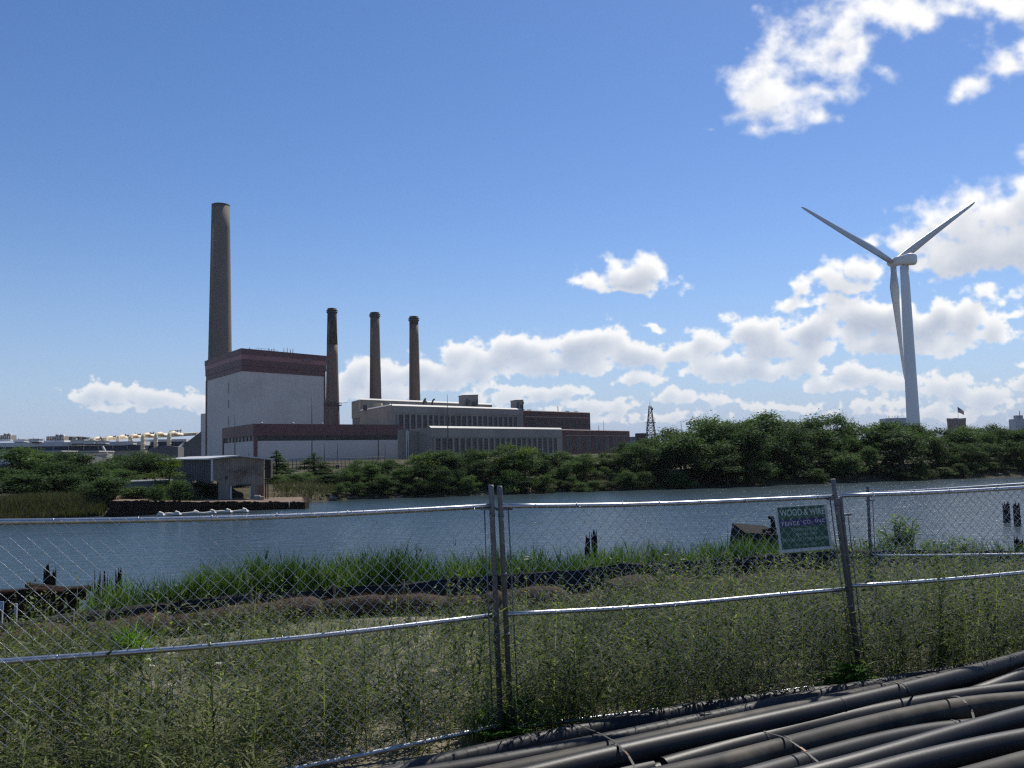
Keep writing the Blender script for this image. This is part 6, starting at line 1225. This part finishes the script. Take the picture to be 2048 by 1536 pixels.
# --- wind turbine
def turbine():
    WT = mat('turbine_white_paint', (.56, .57, .58), (.50, .51, .52), .4, scale=.1, streak=(1, 1, .3), dirt=(.47, .48, .48), dscale=.08); TWT = mat('tower_white_paint', (.84, .82, .79), (.78, .76, .735), .45, scale=.1, streak=(1, 1, .3), dirt=(.74, .725, .70), dscale=.08); DKT = mat('dark_blade_tip', (.10, .10, .11), (.07, .07, .08), .5)
    y = 277.0; tp = at(1808.5, 532, y); tb = at(1828.5, 846, y); root = thing('wind_turbine', (tp.x, y, GRD), 'big white three bladed wind turbine rising behind the wood at right', 'wind turbine'); rt_, rb = 8.2 * y / FPX, 12.4 * y / FPX; k = (rb - rt_) / (tp.z - tb.z)
    prof = [(rt_ + k * (tp.z - z), z - GRD) for z in np.linspace(GRD - 1, tp.z, 10)]
    MB().lathe(prof, (tp.x, y, GRD), 40).build('tower', TWT, root)
    psi = R_(33); ax = Vector((-math.sin(psi), math.cos(psi), .06)).normalized(); h = Vector((math.cos(psi), math.sin(psi), 0)); upv = h.cross(ax).normalized(); upv = upv if upv.z > 0 else -upv
    C0 = Vector((tp.x, y, at(1808.5, 520.5, y).z)); hub = C0 + ax * 4.6
    hub = at(1786, 525, hub.y)
    # nacelle: rounded box swept along the axis
    m = MB(); secs = [(-4.0, .7, .8), (-3.85, 1.3, 1.45), (-3.4, 1.7, 1.85), (-2.4, 1.85, 1.95), (-1.2, 1.85, 1.8), (0, 1.8, 1.6), (2.4, 1.6, 1.45), (3.2, 1.3, 1.3)]; vs = []; n = 20
    for s, hw, hh in secs:
        for j in range(n):
            w = 2 * math.pi * j / n; c_, s_ = math.cos(w), math.sin(w); e = .55; p = C0 + ax * s + h * (hw * math.copysign(abs(c_) ** e, c_)) + upv * (hh * math.copysign(abs(s_) ** e, s_)); vs.append(p)
    m.add(vs, [(i * n + j, i * n + (j + 1) % n, (i + 1) * n + (j + 1) % n, (i + 1) * n + j) for i in range(len(secs) - 1) for j in range(n)] + [tuple(range(n - 1, -1, -1)), tuple((len(secs) - 1) * n + j for j in range(n))], 0, True); nac = m.build('nacelle', TWT, root)
    p = C0 - ax * 2.4 + upv * 1.9; m = MB(); m.box(p + Vector((0, 0, .45)), (1.2, 1.2, 1.0), Matrix.Rotation(psi, 3, 'Z')); m.build('cooler', DKT, nac); m = MB(); q = C0 - ax * 3.1 + upv * 1.7; m.tube([q, q + Vector((0, 0, 1.5))], .06, 5); m.build('wind_vane', DKT, nac)
    sidev = -h if (-h).y < 0 else h; 
    m = MB(); f0 = C0 + sidev * 1.90; m.add([f0 + ax * 2.0 + upv * .2, f0 - ax * 1.6 + upv * .2, f0 - ax * 1.6 + upv * .9, f0 + ax * 2.0 + upv * .9], [(0, 1, 2, 3)]); m.build('side_marking', mat('pale_blue_marking', (.22, .27, .40), (.40, .43, .50), .5, scale=2.5, lo=.4, hi=.6), nac)
    m = MB(); vs = []; secs = [(-1.6, 1.3), (-.8, 1.5), (.4, 1.5), (1.2, 1.2), (1.8, .7), (2.05, .2)]
    for s, r in secs:
        for j in range(n): w = 2 * math.pi * j / n; vs.append(hub + ax * s + h * (r * math.cos(w)) + upv * (r * math.sin(w)))
    m.add(vs, [(i * n + j, i * n + (j + 1) % n, (i + 1) * n + (j + 1) % n, (i + 1) * n + j) for i in range(len(secs) - 1) for j in range(n)] + [tuple((len(secs) - 1) * n + j for j in range(n)), tuple(range(n - 1, -1, -1))], 0, True); m.build('hub', TWT, root)
    for tx, ty in ((1598, 413), (1945.5, 407), (1804.5, 762)):
        # tip: where the pixel ray meets the rotor plane
        o = Vector((0, 0, EYE)); d = Vector(ray(tx, ty)); t = (hub - o).dot(ax) / d.dot(ax); tip = o + d * t; bl = (tip - hub); R = bl.length; bd = bl.normalized(); tang = ax.cross(bd).normalized()
        m = MB(); vs = []; n2 = 14; secs = [(0.03, .95, .95, 0), (.06, .95, .92, 0), (.12, 1.25, .75, 10), (.20, 1.75, .50, 16), (.28, 1.65, .44, 13), (.36, 1.46, .38, 10), (.45, 1.28, .33, 8), (.55, 1.11, .28, 6), (.65, .95, .24, 4), (.75, .80, .20, 2), (.85, .66, .16, 1), (.92, .54, .13, 0), (.96, .45, .10, 0), (.992, .28, .05, 0), (1.0, .10, .02, 0)]
        for f, c, th, tw in secs:
            cc = hub + bd * (R * f) + tang * ((c - .95) * .45) - ax * (0.0) + ax * (-.9 * f * f); q = R_(tw + 4); e1 = tang * math.cos(q) + ax * math.sin(q); e2 = ax * math.cos(q) - tang * math.sin(q)
            for j in range(n2): w = 2 * math.pi * j / n2; vs.append(cc + e1 * (c * math.cos(w)) + e2 * (th * math.sin(w)))
        m.add(vs, [(i * n2 + j, i * n2 + (j + 1) % n2, (i + 1) * n2 + (j + 1) % n2, (i + 1) * n2 + j) for i in range(len(secs) - 1) for j in range(n2)] + [tuple((len(secs) - 1) * n2 + j for j in range(n2))], 0, True); m.build('blade', WT, root)
turbine()

# --- skyline: lattice tower, far blocks, flag
def lattice():
    y = 300.0; c = at(1302, 868, y); zt_ = at(1300, 812, y).z; g = GRD; ORG = mat('faded_aviation_steel', (.16, .13, .12), (.11, .10, .10), .7, scale=.15); root = thing('radio_tower', (c.x, y, g), 'thin lattice radio tower standing behind the trees left of the dense wood', 'radio tower'); w0, w1 = 2.1, .40; m = MB(); n = 10; cx = lambda f: c.x + (at(1300, 812, y).x - at(1302, 868, y).x) * 0
    P = lambda f, i: Vector((c.x + (w0 + (w1 - w0) * f) * (-1, 1, 1, -1)[i], y + (w0 + (w1 - w0) * f) * (-1, -1, 1, 1)[i], g + (zt_ - g) * f))
    for i in range(4): m.tube([P(0, i), P(1, i)], [.16, .10], 5)
    for k in range(n):
        f0, f1 = 1 - (1 - k / n) ** 1.0, (k + 1) / n
        for i in range(4): j = (i + 1) % 4; m.tube([P(f0, i), P(f1, j)], .07, 4); m.tube([P(f0, j), P(f1, i)], .07, 4); m.tube([P(f1, i), P(f1, j)], .07, 4)
    m.build('lattice_frame', ORG, root)
    for f in (.42, .66): a = g + (zt_ - g) * f; ww = w0 + (w1 - w0) * f + .6; MB().box((c.x, y, a), (ww * 2, ww * 2, .18)).build('platform', ORG, root)
    MB().tube([(c.x, y, zt_), (c.x, y, zt_ + 1.6)], .07, 5).build('aerial', DSTEEL, root)
    for dx, f, r in ((.6, .94, .6), (-.7, .82, .45)): p = Vector((c.x + dx, y - .5, g + (zt_ - g) * f)); m = MB(); m.box(p, (r, .5, r * 1.5)); ob = m.build('panel_antenna', WFRAME, root)
    for dx, f in ((-1.6, .5), (2.6, .2), (1.5, .62)): p = Vector((c.x + dx, y, g + (zt_ - g) * f)); MB().tube([p, p + Vector((0, 0, 2.4))], .06, 4).build('aerial', DSTEEL, root)
    p = Vector((at(1362, 844, y).x, y, GRD)); tag(MB().tube([p, (p.x, y, at(1362, 842, y).z)], [.15, .08], 6).build('aerial_pole', DSTEEL, origin=p), 'thin aerial pole above the left end of the dense wood', 'pole')
lattice()
def skyline():
    BG = mat('blue_glass_tower', (.13, .20, .30), (.10, .16, .25), .3, scale=.02); BG2 = mat('pale_blue_block', (.22, .28, .36), (.18, .23, .30), .4, scale=.02); BR = mat('brown_concrete_tower', (.16, .125, .115), (.12, .095, .09), .9, scale=.05); B3 = mat('distant_brick_block', (.11, .06, .05), (.08, .045, .04), .9, scale=.1)
    def block(name, x0, x1, pt, y, m, label, floors=6, extra=None, cat='tower'):
        a, b = at(x0, pt, y), at(x1, pt, y); t = thing(name, (a.x, y, GRD), label, cat); d = Vector((0, (x1 - x0) * y / FPX * .7, 0)); MB().prism([xy(a), xy(b), xy(b + d), xy(a + d)], GRD, a.z).build('wall', m, t); f = Face(a, b, GRD, a.z)
        for k in range(floors): v = 1 - (k + .8) * .11; mm = MB(); f.slab(mm, .03, .97, v, v + .05, 0, .15); mm.build('window_band', DARKGL if m is B3 else BG, t)
        mm = MB(); f.slab(mm, -.01, 1.01, .985, 1.01, -.2, .3); mm.build('parapet', m, t); return t, a, b
    t, a, b = block('glass_office', 1771, 1813, 837, 1500, BG2, 'pale blue glass office block just left of the turbine tower foot', 5)
    for px in (1778, 1790, 1796): p = at(px, 837, 1500); MB().tube([p, p + Vector((0, 0, 5))], .5, 5).build('roof_mast', DSTEEL, t)
    t, a, b = block('glass_office', 2030, 2062, 838, 1500, BG2, 'bluish glass tower at the right edge above the wood', 6)
    p = at(2040, 838, 1500); MB().box(p + Vector((0, 5, 3)), (12, 8, 7)).build('penthouse', BG, t); MB().tube([p, p + Vector((0, 0, 14))], .6, 5).build('roof_mast', DSTEEL, t)
    block('brick_block', 1272, 1292, 867, 420, B3, 'dark brick block at the left end of the dense wood', 3, cat='building'); block('blue_shed', 1258, 1273, 874, 520, BG, 'small blue grey block between the brick wing and the wood', 2, cat='building')
    y = 900; t = thing('twin_round_tower', at(1912, 850, y), 'brown pair of joined round towers beyond the wood, under the flag', 'tower'); t.location.z = GRD
    for px, r in ((1904, 9.2), (1921, 9.2)):
        p = at(px, 838, y); rr = r * y / FPX; h = p.z - GRD; MB().lathe([(rr, 0), (rr, h * .9), (rr * 1.06, h * .92), (rr * 1.06, h), (rr * .8, h), (rr * .78, h - 1)], (p.x, y, GRD), 28).build('round_tower', BR, t); m = MB()
        for j in range(28): w = 2 * math.pi * j / 28; m.box((p.x + math.cos(w) * rr * 1.03, y + math.sin(w) * rr * 1.03, p.z + .35), (.5, .5, .9), Matrix.Rotation(w, 3, 'Z'))
        m.build('battlement', BR, t)
    y = 700; a, b = at(1917.5, 852, y), at(1917.5, 813, y); t = thing('flagpole', (a.x, y, GRD), 'flagpole with a waving striped red, white and blue flag above the round towers', 'flagpole'); MB().tube([(a.x, y, GRD), (a.x, y, b.z)], [.22, .12], 6).build('pole', COPING, t)
    FR, FW, FB = mat('flag_red', (.40, .03, .04), (.34, .025, .035), .8), mat('flag_white', (.62, .62, .62), (.55, .55, .55), .8), mat('flag_blue', (.03, .04, .16), (.025, .035, .13), .8); nx, ny = 12, 13; W_, H_ = 5.2, 4.6; vs = []; fs = []; mi = []
    for i in range(nx + 1):
        for j in range(ny + 1): u, v = i / nx, j / ny; vs.append((a.x + .15 + W_ * u * .95, y + .35 * math.sin(u * 7 + v), b.z - .3 - H_ * v * (1 - .35 * u) - W_ * .70 * u + .15 * math.sin(u * 6)))
    for i in range(nx):
        for j in range(ny): fs.append((i * (ny + 1) + j, i * (ny + 1) + j + 1, (i + 1) * (ny + 1) + j + 1, (i + 1) * (ny + 1) + j)); mi.append(2 if i < 5 and j < 7 else (0 if j % 2 == 0 else 1))
    m = MB(); m.v = vs; m.f = fs; m.m = mi; m.sm = [True] * len(fs); m.build('flag', [FR, FW, FB], t)
skyline()

# ------------------------------------------------------------------ the slightly hazy summer air over the water
def haze():
    m = bpy.data.materials.new('pale_air'); m.use_nodes = True; nt = m.node_tree; nt.nodes.remove(nt.nodes['Principled BSDF'])
    v = nt.nodes.new('ShaderNodeVolumePrincipled'); v.inputs['Density'].default_value = .00006; v.inputs['Color'].default_value = (.93, .95, 1.0, 1); v.inputs['Anisotropy'].default_value = .0
    nt.links.new(v.outputs[0], nt.nodes['Material Output'].inputs['Volume'])
    o = MB(); o.hexa([(-6200, -600, -4), (6200, -600, -4), (6200, 8200, -4), (-6200, 8200, -4), (-6200, -600, 190), (6200, -600, 190), (6200, 8200, 190), (-6200, 8200, 190)]); tag(o.build('haze', m), kind='stuff')
haze()
